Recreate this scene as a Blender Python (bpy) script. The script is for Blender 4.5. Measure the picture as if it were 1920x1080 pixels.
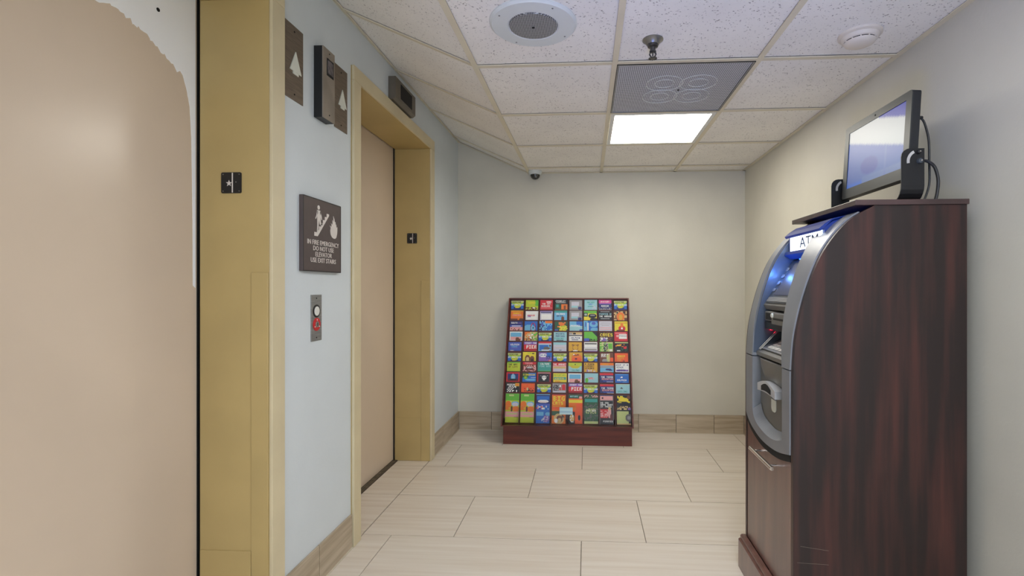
import bpy, bmesh, math, random
import numpy as np
from mathutils import Vector
random.seed(7)
S = bpy.context.scene
for o in list(bpy.data.objects): bpy.data.objects.remove(o)
C = S.collection
HC = 2.143            # flat ceiling height
EYE = 1.19

def L(c):
    r = []
    for v in c[:3]:
        v /= 255.0
        r.append(v/12.92 if v <= .04045 else ((v+.055)/1.055)**2.4)
    return (*r, 1.0)

# ---------------------------------------------------------------- camera
cam_d = bpy.data.cameras.new('camera'); cam = bpy.data.objects.new('camera', cam_d); C.objects.link(cam)
cam.location = (0, 0, EYE); cam.rotation_euler = (math.pi/2, 0, math.atan(55/923))
cam_d.sensor_fit = 'HORIZONTAL'; cam_d.sensor_width = 36; cam_d.lens = 923/1920*36
cam_d.shift_x = -85/1920; cam_d.shift_y = 0; cam_d.clip_start = .02
S.camera = cam
# ---------------------------------------------------------------- world, exposure
w = bpy.data.worlds.new('world'); S.world = w; w.use_nodes = True
w.node_tree.nodes['Background'].inputs[0].default_value = (.80, .87, 1, 1)
w.node_tree.nodes['Background'].inputs[1].default_value = 0.3
S.view_settings.view_transform = 'Standard'; S.view_settings.look = 'None'
S.view_settings.gamma = 1; S.view_settings.use_curve_mapping = False
S.view_settings.exposure = 0.54
# ---------------------------------------------------------------- lights
def area(name, loc, rot, sx, sy, power, col):
    d = bpy.data.lights.new(name, 'AREA'); d.shape = 'RECTANGLE'; d.size = sx; d.size_y = sy
    d.energy = power; d.color = col; o = bpy.data.objects.new(name, d); o.location = loc; o.rotation_euler = rot
    C.objects.link(o); return o
LIGHT_E = 13.2       # diffuser emission of the ceiling fixtures
area('daylight_opening', (.1, -2.45, 1.15), (math.pi/2, 0, 0), 2.2, 1.9, 30, (.70, .82, 1))
# added blue fill spot near the camera, aimed up to cool the ceiling
fl_d = bpy.data.lights.new('added_ceiling_fill', 'SPOT'); fl_d.energy = 30; fl_d.color = (.16, .27, 1); fl_d.spot_size = math.radians(88); fl_d.spot_blend = 1; fl_d.shadow_soft_size = .12
fl_o = bpy.data.objects.new('added_ceiling_fill', fl_d); C.objects.link(fl_o); fl_o.location = (.15, .45, .95); fl_o.rotation_euler = Vector((.28, 1.1, 1.19)).to_track_quat('-Z', 'Y').to_euler()
sg_d = bpy.data.lights.new('sign_glow', 'POINT'); sg_d.energy = .28; sg_d.color = (.12, .32, 1); sg_d.shadow_soft_size = .012
sg_o = bpy.data.objects.new('sign_glow', sg_d); C.objects.link(sg_o); sg_o.location = (.765, 1.985, 1.25)

# ---------------------------------------------------------------- materials
def mat(name, col, rough=.5, metal=0, var=0, scale=5, stretch=(1, 1, 1), col2=None, bump=0, bscale=60, spec=.5, emit=0, ecol=None, rnd=0, coat=0, detail=4, lo=.35, hi=.65):
    m = bpy.data.materials.new(name); m.use_nodes = True
    n = m.node_tree.nodes; l = m.node_tree.links; b = n['Principled BSDF']
    b.inputs['Base Color'].default_value = L(col); b.inputs['Roughness'].default_value = rough
    b.inputs['Metallic'].default_value = metal; b.inputs['Specular IOR Level'].default_value = spec
    if coat: b.inputs['Coat Weight'].default_value = coat; b.inputs['Coat Roughness'].default_value = .25
    tc = n.new('ShaderNodeTexCoord'); mp = n.new('ShaderNodeMapping'); mp.inputs['Scale'].default_value = stretch
    l.new(tc.outputs['Object'], mp.inputs['Vector'])
    oi = n.new('ShaderNodeObjectInfo'); vm = n.new('ShaderNodeVectorMath'); vm.operation = 'MULTIPLY_ADD'
    vm.inputs[1].default_value = (37, 23, 51); l.new(oi.outputs['Random'], vm.inputs[0]); l.new(mp.outputs[0], vm.inputs[2])
    if not rnd: vm.inputs[1].default_value = (0, 0, 0)
    ns = n.new('ShaderNodeTexNoise'); ns.inputs['Scale'].default_value = scale; ns.inputs['Detail'].default_value = detail
    l.new(vm.outputs[0], ns.inputs['Vector'])
    c2 = col2 or tuple(max(0, v*(1-var)) for v in col)
    rp = n.new('ShaderNodeValToRGB'); rp.color_ramp.elements[0].position = lo; rp.color_ramp.elements[1].position = hi
    rp.color_ramp.elements[0].color = L(col); rp.color_ramp.elements[1].color = L(c2)
    l.new(ns.outputs['Fac'], rp.inputs['Fac']); l.new(rp.outputs[0], b.inputs['Base Color'])
    if bump:
        nb = n.new('ShaderNodeTexNoise'); nb.inputs['Scale'].default_value = bscale; nb.inputs['Detail'].default_value = 3
        l.new(tc.outputs['Object'], nb.inputs['Vector']); bp = n.new('ShaderNodeBump'); bp.inputs['Strength'].default_value = bump
        bp.inputs['Distance'].default_value = .002; l.new(nb.outputs['Fac'], bp.inputs['Height']); l.new(bp.outputs[0], b.inputs['Normal'])
    if emit:
        b.inputs['Emission Color'].default_value = L(ecol or col); b.inputs['Emission Strength'].default_value = emit
    return m

M = {}
M['wall'] = mat('wall_paint', (206, 202, 188), .62, var=.03, scale=3, bump=.25, bscale=90)
M['walll'] = mat('cool_wall_paint', (211, 218, 221), .6, var=.025, scale=3, bump=.25, bscale=90)
M['door'] = mat('elevator_door_enamel', (216, 198, 177), .27, var=.03, scale=2, bump=.02, bscale=14)
M['frame'] = mat('door_frame_enamel', (192, 168, 112), .42, var=.05, scale=4, bump=.06, bscale=20)
M['casing'] = mat('door_casing_enamel', (214, 200, 164), .42, var=.05, scale=4, bump=.06, bscale=20)
M['patch'] = mat('added_patch_white', (250, 252, 255), .5, var=.005)
M['sill'] = mat('worn_sill_metal', (135, 124, 108), .5, metal=.5, var=.3, scale=30)
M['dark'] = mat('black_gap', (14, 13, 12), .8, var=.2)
M['tile'] = mat('floor_tile', (222, 213, 200), .36, scale=3.0, stretch=(.45, 11, 1), col2=(211, 199, 183), rnd=1, detail=6, bump=.05, bscale=40)
M['grout'] = mat('grout', (128, 116, 100), .9, var=.15, scale=30)
M['basetile'] = mat('base_tile', (190, 175, 152), .42, scale=4, stretch=(.8, .8, 12), col2=(164, 148, 124), rnd=1, detail=6)
M['caulk'] = mat('grout_caulk', (205, 195, 175), .8, var=.05)
M['grid'] = mat('ceiling_grid_enamel', (218, 208, 182), .5, var=.03)
M['brown'] = mat('bronze_plate', (118, 104, 88), .42, metal=.35, var=.15, scale=14, stretch=(1, 1, 12))
M['boxfront'] = mat('satin_steel_front', (150, 140, 128), .4, metal=.4, var=.1, scale=10)
M['blackm'] = mat('black_metal', (22, 22, 24), .45, var=.2, scale=20)
M['white'] = mat('white_enamel', (225, 225, 218), .45, var=.03)
M['sprk'] = mat('dull_nickel', (150, 148, 140), .35, metal=.75, var=.1)
M['sprkd'] = mat('dark_nickel', (96, 94, 90), .35, metal=.7, var=.2, scale=60)
M['milk'] = mat('milky_arrow_lens', (222, 224, 212), .35, var=.04)
M['sign'] = mat('taupe_sign_plastic', (84, 72, 70), .5, var=.06, scale=20)
M['signink'] = mat('sign_raised_white', (222, 214, 206), .5, var=.03)
M['steel'] = mat('brushed_steel', (150, 150, 148), .38, metal=.5, var=.12, scale=20, stretch=(1, 1, 10))
M['chrome'] = mat('polished_chrome', (225, 220, 215), .18, metal=1, var=.05)
M['satin'] = mat('satin_silver', (205, 206, 208), .3, metal=.35, var=.04)
M['red'] = mat('red_ring', (205, 32, 38), .35, var=.1)
M['wood'] = mat('mahogany_cabinet', (31, 18, 17), .45, scale=2.6, stretch=(11, 11, .75), col2=(76, 38, 32), detail=8, coat=.1, lo=.42, hi=.80)
M['woodf'] = mat('mahogany_front', (82, 50, 42), .4, scale=2.2, stretch=(7, 7, .8), col2=(112, 72, 62), detail=6, coat=.8)
M['woodt'] = mat('mahogany_top', (56, 40, 38), .4, scale=3, stretch=(2, 7, 1), col2=(78, 56, 54), coat=.2)
M['rackwood'] = mat('cherry_stained_wood', (78, 30, 20), .42, scale=3, stretch=(.7, 4, 9), col2=(108, 46, 32), detail=6)
M['rackdark'] = mat('cherry_rack_inside', (66, 26, 18), .5, scale=4, stretch=(1, 4, 6), col2=(88, 36, 24))
M['silver'] = mat('silver_plastic', (140, 143, 148), .36, metal=.25, var=.05, scale=8)
M['grey'] = mat('grey_fascia_plastic', (118, 115, 109), .42, metal=.1, var=.06, scale=8)
M['dgrey'] = mat('dark_grey_plastic', (68, 74, 80), .35, var=.1, scale=8)
M['blueplastic'] = mat('blue_housing', (22, 48, 118), .3, var=.1, emit=.06, ecol=(30, 80, 220))
M['litsign'] = mat('lit_sign_panel', (235, 245, 255), .3, emit=1.6, ecol=(225, 240, 255), var=.01)
M['signtext'] = mat('sign_letters', (70, 80, 105), .5, var=.05)
M['bluelamp'] = mat('blue_led_lens', (60, 120, 255), .3, emit=5, ecol=(50, 110, 255))
M['redlamp'] = mat('red_led_lens', (255, 40, 60), .3, emit=3, ecol=(255, 30, 60))
M['bezel'] = mat('monitor_bezel', (66, 68, 66), .42, metal=.3, var=.06, scale=12)
M['monback'] = mat('monitor_case', (30, 31, 33), .5, var=.1, scale=12)
M['grill'] = None
M['spk'] = mat('speaker_ring_enamel', (214, 218, 214), .5, var=.02)
M['dome'] = mat('smoked_dome', (16, 15, 14), .08, var=.1, coat=.6)
M['litglass'] = mat('fixture_diffuser', (255, 252, 244), .5, emit=LIGHT_E, ecol=(255, 250, 238), var=.005)

M['coolglass'] = mat('cool_fixture_diffuser', (250, 252, 255), .5, emit=LIGHT_E*1.24, ecol=(238, 242, 252), var=.005)
def ceiling_tile_mat():
    m = mat('acoustic_tile', (241, 237, 229), .85, var=.03, scale=3)
    n = m.node_tree.nodes; l = m.node_tree.links; b = n['Principled BSDF']
    src = b.inputs['Base Color'].links[0].from_socket
    tc = n.new('ShaderNodeTexCoord'); v = n.new('ShaderNodeTexNoise'); v.inputs['Scale'].default_value = 125; v.inputs['Detail'].default_value = 2.5
    l.new(tc.outputs['Object'], v.inputs['Vector'])
    r = n.new('ShaderNodeValToRGB'); r.color_ramp.elements[0].position = .635; r.color_ramp.elements[1].position = .70
    l.new(v.outputs['Fac'], r.inputs['Fac'])
    mx = n.new('ShaderNodeMix'); mx.data_type = 'RGBA'; l.new(r.outputs[0], mx.inputs['Factor'])
    l.new(src, mx.inputs['A']); mx.inputs['B'].default_value = L((158, 148, 142))
    l.new(mx.outputs['Result'], b.inputs['Base Color'])
    bp = n.new('ShaderNodeBump'); bp.inputs['Strength'].default_value = .6; bp.inputs['Distance'].default_value = .003; bp.invert = True
    l.new(r.outputs[0], bp.inputs['Height']); l.new(bp.outputs[0], b.inputs['Normal'])
    return m
M['ctile'] = ceiling_tile_mat()
def perf_mat(name, base, hole, pitch, rad):
    m = mat(name, base, .45, metal=.3, var=.03)
    n = m.node_tree.nodes; l = m.node_tree.links; b = n['Principled BSDF']
    tc = n.new('ShaderNodeTexCoord'); v = n.new('ShaderNodeTexVoronoi'); v.inputs['Scale'].default_value = 1/pitch; v.inputs['Randomness'].default_value = 0
    sx = n.new('ShaderNodeMapping'); sx.inputs['Scale'].default_value = (1, 1, .001); l.new(tc.outputs['Object'], sx.inputs['Vector'])
    l.new(sx.outputs[0], v.inputs['Vector'])
    c = n.new('ShaderNodeMath'); c.operation = 'LESS_THAN'; c.inputs[1].default_value = rad; l.new(v.outputs['Distance'], c.inputs[0])
    mx = n.new('ShaderNodeMix'); mx.data_type = 'RGBA'; l.new(c.outputs[0], mx.inputs['Factor'])
    mx.inputs['A'].default_value = L(base); mx.inputs['B'].default_value = L(hole); l.new(mx.outputs['Result'], b.inputs['Base Color'])
    return m
M['perf'] = perf_mat('perforated_sheet', (214, 216, 226), (98, 100, 112), .0085, .42)
M['grill'] = perf_mat('speaker_mesh', (190, 192, 192), (40, 40, 44), .0058, .40)
def print_mat(name, rough, emit=0):
    m = bpy.data.materials.new(name); m.use_nodes = True; n = m.node_tree.nodes; l = m.node_tree.links; b = n['Principled BSDF']
    a = n.new('ShaderNodeAttribute'); a.attribute_name = 'ink'; l.new(a.outputs['Color'], b.inputs['Base Color']); b.inputs['Roughness'].default_value = rough
    if emit: l.remove(b.inputs['Base Color'].links[0]); b.inputs['Base Color'].default_value = (.02, .02, .03, 1); l.new(a.outputs['Color'], b.inputs['Emission Color']); b.inputs['Emission Strength'].default_value = emit
    return m
M['print'] = print_mat('glossy_print', .4)
M['screen'] = print_mat('lcd_screen', .4, .40)
m = bpy.data.materials.new('clear_acrylic'); m.use_nodes = True; b = m.node_tree.nodes['Principled BSDF']
b.inputs['Transmission Weight'].default_value = 1; b.inputs['Roughness'].default_value = .03; b.inputs['IOR'].default_value = 1.2
b.inputs['Base Color'].default_value = (.97, .98, .98, 1); M['acrylic'] = m

# ---------------------------------------------------------------- helpers
def wloc(o):
    v = Vector(o.location)
    while o.parent: o = o.parent; v += Vector(o.location)
    return v
def obj(name, bm, material, parent=None, center='c'):
    """one mesh object from a bmesh in world coordinates; origin moved to its own centre"""
    if len(bm.verts):
        xs = [v.co for v in bm.verts]
        lo = Vector([min(c[i] for c in xs) for i in range(3)]); hi = Vector([max(c[i] for c in xs) for i in range(3)])
        ce = (lo+hi)/2
        if parent is None: ce.z = lo.z
    else: ce = Vector()
    for v in bm.verts: v.co -= ce
    bmesh.ops.recalc_face_normals(bm, faces=bm.faces)
    me = bpy.data.meshes.new(name); bm.to_mesh(me); bm.free(); me.materials.append(material)
    o = bpy.data.objects.new(name, me); C.objects.link(o)
    if parent: o.parent = parent; o.location = ce - wloc(parent)
    else: o.location = ce
    return o
def tag(o, label=None, cat=None, group=None, kind=None):
    for k, v in (('label', label), ('category', cat), ('group', group), ('kind', kind)):
        if v: o[k] = v
    return o
def thing(name, label, cat, loc, group=None, kind=None):
    o = bpy.data.objects.new(name, None); C.objects.link(o); o.location = loc; o.empty_display_size = .05
    return tag(o, label, cat, group, kind)
def box(bm, x0, x1, y0, y1, z0, z1, bev=0):
    vs = [bm.verts.new((x, y, z)) for z in (z0, z1) for (x, y) in ((x0, y0), (x1, y0), (x1, y1), (x0, y1))]
    f = [(0, 3, 2, 1), (4, 5, 6, 7), (0, 1, 5, 4), (1, 2, 6, 5), (2, 3, 7, 6), (3, 0, 4, 7)]
    fs = [bm.faces.new([vs[i] for i in q]) for q in f]
    if bev:
        es = list({e for q in fs for e in q.edges})
        bmesh.ops.bevel(bm, geom=es, offset=bev, segments=2, affect='EDGES', profile=.5)
    return bm
def bx(*a, **k): return box(bmesh.new(), *a, **k)
def prism(bm, pts, O, U, V, N, d0, d1):
    """2-D polygon (a,b) in plane O+aU+bV, extruded along N from d0 to d1"""
    O, U, V, N = map(Vector, (O, U, V, N))
    a = [bm.verts.new(O+U*p+V*q+N*d0) for p, q in pts]; b = [bm.verts.new(O+U*p+V*q+N*d1) for p, q in pts]
    bm.faces.new(a[::-1]); bm.faces.new(b); k = len(pts)
    for i in range(k): bm.faces.new((a[i], a[(i+1) % k], b[(i+1) % k], b[i]))
    return bm
def ring(bm, outer, inner, O, U, V, N, d0, d1):
    O, U, V, N = map(Vector, (O, U, V, N)); k = len(outer)
    P = [[[bm.verts.new(O+U*p+V*q+N*d) for p, q in poly] for poly in (outer, inner)] for d in (d0, d1)]
    for i in range(k):
        j = (i+1) % k
        for d in (0, 1): bm.faces.new((P[d][0][i], P[d][0][j], P[d][1][j], P[d][1][i]))
        for r in (0, 1): bm.faces.new((P[0][r][i], P[0][r][j], P[1][r][j], P[1][r][i]))
    return bm
def strip(bm, A, B, O, U, V, N, d0, d1):
    """band between two open polylines A and B of equal length"""
    return prism(bm, list(A)+list(B)[::-1], O, U, V, N, d0, d1)
def rrect(a0, a1, b0, b1, r, n=5):
    p = []
    for (cx, cy, s) in ((a1-r, b1-r, 0), (a0+r, b1-r, 90), (a0+r, b0+r, 180), (a1-r, b0+r, 270)):
        for i in range(n+1):
            t = math.radians(s+90*i/n); p.append((cx+r*math.cos(t), cy+r*math.sin(t)))
    return p
def circ(cx, cy, r, n=32, ry=None): return [(cx+r*math.cos(2*math.pi*i/n), cy+(ry or r)*math.sin(2*math.pi*i/n)) for i in range(n)]
def lathe(bm, prof, c, n=40, axis='z', sgn=1):
    """prof: (radius, height) pairs turned about an axis through c"""
    R = []
    for r, h in prof:
        row = []
        for i in range(n):
            t = 2*math.pi*i/n; a, b2 = r*math.cos(t), r*math.sin(t)
            p = {'z': (a, b2, h*sgn), 'x': (h*sgn, a, b2), 'y': (a, h*sgn, b2)}[axis]
            row.append(bm.verts.new(Vector(c)+Vector(p)))
        R.append(row)
    for q in range(len(R)-1):
        for i in range(n): bm.faces.new((R[q][i], R[q][(i+1) % n], R[q+1][(i+1) % n], R[q+1][i]))
    bm.faces.new(R[0]); bm.faces.new(R[-1][::-1]); return bm
def tube(bm, pts, r, n=8):
    pts = [Vector(p) for p in pts]; rows = []
    for i, p in enumerate(pts):
        d = (pts[min(i+1, len(pts)-1)]-pts[max(i-1, 0)]).normalized()
        up = Vector((0, 0, 1)) if abs(d.z) < .9 else Vector((1, 0, 0))
        a = d.cross(up).normalized(); b2 = d.cross(a)
        rows.append([bm.verts.new(p+a*r*math.cos(2*math.pi*k/n)+b2*r*math.sin(2*math.pi*k/n)) for k in range(n)])
    for q in range(len(rows)-1):
        for k in range(n): bm.faces.new((rows[q][k], rows[q][(k+1) % n], rows[q+1][(k+1) % n], rows[q+1][k]))
    bm.faces.new(rows[0]); bm.faces.new(rows[-1][::-1]); return bm
def smoothpts(P, n=8):
    P = [Vector(p) for p in P]; out = []
    for i in range(len(P)-1):
        p0, p1, p2, p3 = P[max(i-1, 0)], P[i], P[i+1], P[min(i+2, len(P)-1)]
        for k in range(n):
            t = k/n; out.append(.5*((2*p1)+(p2-p0)*t+(2*p0-5*p1+4*p2-p3)*t*t+(3*p1-p0-3*p2+p3)*t**3))
    out.append(P[-1]); return out
def shade(o, ang=40):
    for p in o.data.polygons: p.use_smooth = True
    if hasattr(o.data, 'set_sharp_from_angle'): o.data.set_sharp_from_angle(angle=math.radians(ang))
    return o
def lettering(name, text, O, U, V, N, size, material, parent, align='CENTER', depth=.0008, space=1, sx=1):
    cu = bpy.data.curves.new(name, 'FONT'); cu.body = text; cu.size = size; cu.align_x = align; cu.space_line = space; cu.extrude = .5; cu.resolution_u = 2
    t = bpy.data.objects.new(name, cu); C.objects.link(t); dg = bpy.context.evaluated_depsgraph_get(); dg.update()
    me = bpy.data.meshes.new_from_object(t.evaluated_get(dg)); bpy.data.objects.remove(t)
    bm = bmesh.new(); bm.from_mesh(me); O, U, V, N = map(Vector, (O, U, V, N))
    for v in bm.verts:
        x, y, z = v.co; v.co = O+U*x*sx+V*y+N*((z+.5)*depth)
    return obj(name, bm, material, parent)
X, Y, Z = Vector((1, 0, 0)), Vector((0, 1, 0)), Vector((0, 0, 1))

# ================================================================ SETTING
WX0, WX1, WY1, WY0 = -1.08, 1.285, 4.085, -2.5
HL = 2.415            # height where the ceiling meets the left wall
XG = [-.48, .12, .72]
CY = [-2.1, -1.5, -.9, -.3, .3, .9, 1.5, 2.1, 2.7, 3.3, 3.9]
# floor: slab of grout carrying single tiles
floor = tag(obj('floor', bx(-1.45, WX1+.05, WY0, WY1+.05, -.05, -.004), M['grout']), kind='structure')
shared = {}
def tile_obj(name, x0, x1, y0, y1, z0, z1, material, parent, g=.0018):
    k = (name, round(x1-x0, 3), round(y1-y0, 3), round(z1-z0, 3))
    if k not in shared:
        o = obj(name, bx(x0+g, x1-g, y0+g, y1-g, z0, z1), material, parent); shared[k] = o.data
    else:
        o = bpy.data.objects.new(name, shared[k]); C.objects.link(o); o.parent = parent
        o.location = Vector(((x0+x1)/2, (y0+y1)/2, (z0+z1)/2))-wloc(parent)
    return o
TL, TW = .914, .457
y = 2.32-TW*10
offs = {}
i = -10
while y < WY1:
    y0, y1 = max(y, WY0), min(y+TW, WY1)
    off = {0: .278, 1: -.333, 2: -.0315, 3: .275}.get(i, -.025+.305*(i+1)) if i >= 0 else -.025+.305*(i+1)
    off = (off+1.09) % TL-1.09
    xs = [-1.08]+[off+k*TL for k in range(0, 4) if -1.07 < off+k*TL < WX1-.01]+[WX1]
    if y1-y0 > .02:
        for a, b2 in zip(xs, xs[1:]):
            if b2-a > .01: tile_obj('floor_tile', a, b2, y0, y1, -.004, random.uniform(-.0003, .0003), M['tile'], floor)
    y += TW; i += 1
for (a, b2) in ((.57, .95), (.95, 1.405), (1.405, 1.61), (2.283, 2.777), (2.777, 3.234), (3.234, 3.326)):
    tile_obj('floor_tile', -1.30, -1.082, a, b2, -.004, 0, M['tile'], floor)

# walls
D1, D2 = (.50, 1.68), (2.198, 3.396)      # outer edges of the two door frames
DT = 2.215
bm = bmesh.new()
for a, b2 in ((WY0, D1[0]), (D1[1], D2[0]), (D2[1], WY1+.05)): box(bm, -1.42, WX0, a, b2, -.0035, HL+.1)
for (a, b2), q in ((D1, 2.242), (D2, 2.215)): box(bm, -1.42, WX0, a, b2, q, HL+.1)
for a, b2 in (D1, D2): box(bm, -1.47, -1.42, a, b2, -.0035, DT)
tag(obj('wall_left', bm, M['walll']), kind='structure')
tag(obj('wall_right', bx(WX1, WX1+.1, WY0, WY1+.05, -.0035, HL+.1), M['wall']), kind='structure')
tag(obj('wall_back', bx(WX0, WX1, WY1, WY1+.1, -.0035, HL+.1), M['wall']), kind='structure')

# ceiling: backing sheet, runners, tiles. left column slopes up to the wall
cl = bmesh.new()
prism(cl, [(WX0, HL+.02), (XG[0], HC+.02), (WX1, HC+.02), (WX1, HC+.07), (XG[0], HC+.07), (WX0, HL+.07)], (0, 0, 0), X, Z, Y, WY0, WY1)
ceil = tag(obj('ceiling', cl, M['ctile']), kind='structure')
def runner(name, p, q, wid, across, nrm, th=.004, lift=0):
    p, q, a, n = Vector(p), Vector(q), Vector(across).normalized(), Vector(nrm).normalized(); bm = bmesh.new()
    vs = [bm.verts.new(c+a*s*wid/2-n*(d-lift)) for c in (p, q) for s, d in ((-1, th), (1, th), (1, 0), (-1, 0))]
    for f in ((0, 1, 2, 3), (4, 7, 6, 5), (0, 4, 5, 1), (1, 5, 6, 2), (2, 6, 7, 3), (3, 7, 4, 0)): bm.faces.new([vs[i] for i in f])
    return obj(name, bm, M['grid'], ceil)
SL = Vector((XG[0]-WX0, 0, HC-HL)).normalized(); SN = Vector((HL-HC, 0, XG[0]-WX0)).normalized()
for x in XG: runner('grid_runner', (x, WY0, HC+.004), (x, WY1, HC+.004), .024, X, Z)
for y in CY:
    for a, b2 in zip(XG, XG[1:]+[WX1]): runner('cross_runner', (a+.012, y, HC+.0035), (b2-.012 if b2 < 1.2 else b2, y, HC+.0035), .024, Y, Z)
    runner('cross_runner', (WX0, y, HL+.0035), (XG[0]-.012, y, HC+.009), .024, Y, SN, lift=.002)
runner('wall_angle', (WX0+.011, WY0, HL-.001), (WX0+.011, WY1, HL-.001), .022, SL, SN)
runner('wall_angle', (WX1-.011, WY0, HC+.004), (WX1-.011, WY1, HC+.004), .022, X, Z)
runner('wall_angle', (XG[0], WY1-.011, HC+.004), (WX1, WY1-.011, HC+.004), .022, Y, Z)
runner('wall_angle', (WX0, WY1-.011, HL+.002), (XG[0], WY1-.011, HC+.006), .022, Y, SN)
LIT = {(1, 8), (1, 4), (1, 1)}; VENT = (1, 7)
ys = [WY0]+CY+[WY1]
def rail(yi): return ys[yi], ys[yi+1]
for r in range(len(ys)-1):
    y0, y1 = rail(r)
    cells = [(XG[0], XG[1]), (XG[1], XG[2]), (XG[2], WX1)]
    for c, (a, b2) in enumerate(cells):
        if (c, r-1) in LIT or (c, r-1) == VENT: continue
        tile_obj('ceiling_tile', a+.012, b2-.012, y0+.012, y1-.012, HC+.006, HC+.016, M['ctile'], ceil, g=0)
    b = bmesh.new()
    P = [(WX0+.012, HL-.012*.453), (XG[0]-.012, HC+.012*.453)]
    prism(b, [(P[0][0], P[0][1]+.008), (P[1][0], P[1][1]+.008), (P[1][0], P[1][1]+.016), (P[0][0], P[0][1]+.016)], (0, 0, 0), X, Z, Y, y0+.012, y1-.012)
    obj('ceiling_tile', b, M['ctile'], ceil)

# tile baseboards, piece by piece
def baseboard(name, along, const, segs, face, t=.009, h=.155):
    b = bmesh.new(); s = Vector(face); a0, a1 = min(q[0] for q in segs), max(q[1] for q in segs)
    lo = sorted((const, const+(s.x or s.y)*.004)); mk = lambda lo_, p, q, z0, z1: bx(lo_[0], lo_[1], p, q, z0, z1) if along == 'y' else bx(p, q, lo_[0], lo_[1], z0, z1)
    base = tag(obj(name, mk(lo, a0, a1, .001, h-.002), M['grout']), kind='structure')
    lo2 = sorted((const+(s.x or s.y)*.001, const+(s.x or s.y)*t))
    for p, q in segs:
        k = mk(lo2, p+.0024, q-.0024, .004, h)
        obj('base_tile', k, M['basetile'], base)
    lo3 = sorted((const+(s.x or s.y)*t, const+(s.x or s.y)*(t+.004)))
    obj('caulk_bead', mk(lo3, a0, a1, .0004, .006), M['caulk'], base)
def segs(a, b, p=.305, start=None):
    out = []; x = start if start is not None else a
    c = [a]
    while x < b-.01:
        if x > a+.01: c.append(x)
        x += p
    c.append(b); return list(zip(c, c[1:]))
baseboard('baseboard_left_middle', 'y', WX0, segs(D1[1], D2[0]-.005, .30, 1.617), (1, 0, 0))
baseboard('baseboard_left_far', 'y', WX0, segs(D2[1]+.005, WY1, .23), (1, 0, 0))
baseboard('baseboard_left_near', 'y', WX0, segs(WY0, D1[0], .305), (1, 0, 0))
baseboard('baseboard_back', 'x', WY1, segs(WX0+.012, WX1-.012, .305, -1.08-.02), (0, -1, 0))
baseboard('baseboard_right', 'y', WX1, segs(WY0, WY1, .305), (-1, 0, 0))

# ---------------------------------------------------------------- elevator doors
def elevator_door(name, ya, yb, DT):
    d = thing(name, None, None, (WX0, (ya+yb)/2, 0), kind='structure'); fw = .07
    z0 = .0005
    for nm, a, b2 in (('near_jamb', ya, ya+fw), ('far_jamb', yb-fw, yb)):
        obj(nm, bx(-1.322, -1.0765, a, b2, z0, DT-.068, bev=.001), M['frame'], d)
    obj('header', bx(-1.322, -1.0765, ya, yb, DT-.067, DT, bev=.001), M['frame'], d)
    for a, b2 in ((ya, ya+fw), (yb-fw, yb)): obj('casing', bx(-1.076, -1.064, a, b2, z0, DT-.0675, bev=.002), M['casing'], d)
    obj('casing', bx(-1.076, -1.064, ya, yb, DT-.067, DT, bev=.002), M['casing'], d)
    ia, ib = ya+fw, yb-fw
    # raised guard sheet wrapped over the front corner of the jambs
    obj('jamb_guard', bx(-1.137, -1.078, ib-.0042, ib-.0002, .001, 1.242, bev=.0012), M['frame'], d)
    obj('kick_sheet', bx(-1.320, -1.139, ib-.0032, ib-.0002, .001, .295, bev=.001), M['frame'], d)
    pn = obj('door_panel', bx(-1.36, -1.334, ya+.02, yb-.02, .0065, 2.19), M['door'], d)
    obj('gap_shadow_strip', bx(-1.3338, -1.3322, ib-.0005, ib+.012, .008, 2.185), M['dark'], pn)  # dark strip standing in for the shaded gap beside the far jamb
    s = bmesh.new(); box(s, -1.334, -1.302, ia, ib, -.0035, .003)
    for k in range(3): box(s, -1.331+k*.010, -1.327+k*.010, ia, ib, .003, .0055)
    obj('door_sill', s, M['sill'], d)
    return d, pn
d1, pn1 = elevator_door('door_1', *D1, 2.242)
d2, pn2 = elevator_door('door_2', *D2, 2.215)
# added ragged white overlay, not a real coat, at the near door's upper corner
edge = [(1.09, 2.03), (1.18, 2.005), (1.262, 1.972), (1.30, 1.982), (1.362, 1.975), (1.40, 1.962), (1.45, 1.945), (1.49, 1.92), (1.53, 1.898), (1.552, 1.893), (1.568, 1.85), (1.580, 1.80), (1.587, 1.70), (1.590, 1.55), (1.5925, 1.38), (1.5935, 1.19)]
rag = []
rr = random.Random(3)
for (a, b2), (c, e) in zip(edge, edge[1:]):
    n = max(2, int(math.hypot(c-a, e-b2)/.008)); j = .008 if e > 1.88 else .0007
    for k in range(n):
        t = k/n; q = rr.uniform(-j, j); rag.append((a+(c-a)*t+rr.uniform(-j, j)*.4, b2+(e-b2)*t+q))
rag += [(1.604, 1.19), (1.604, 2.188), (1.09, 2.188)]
tag(obj('added_white_patch', prism(bmesh.new(), rag, (-1.334, 0, 0), Y, Z, X, .0001, .0009), M['patch'], pn1), 'added bluish white overlay with a ragged edge')
obj('screw_hole', lathe(bmesh.new(), [(.006, 0), (.006, .0012), (.004, .0014)], (-1.3331, 1.457, 2.057), 16, 'x'), M['dark'], pn1)

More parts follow.
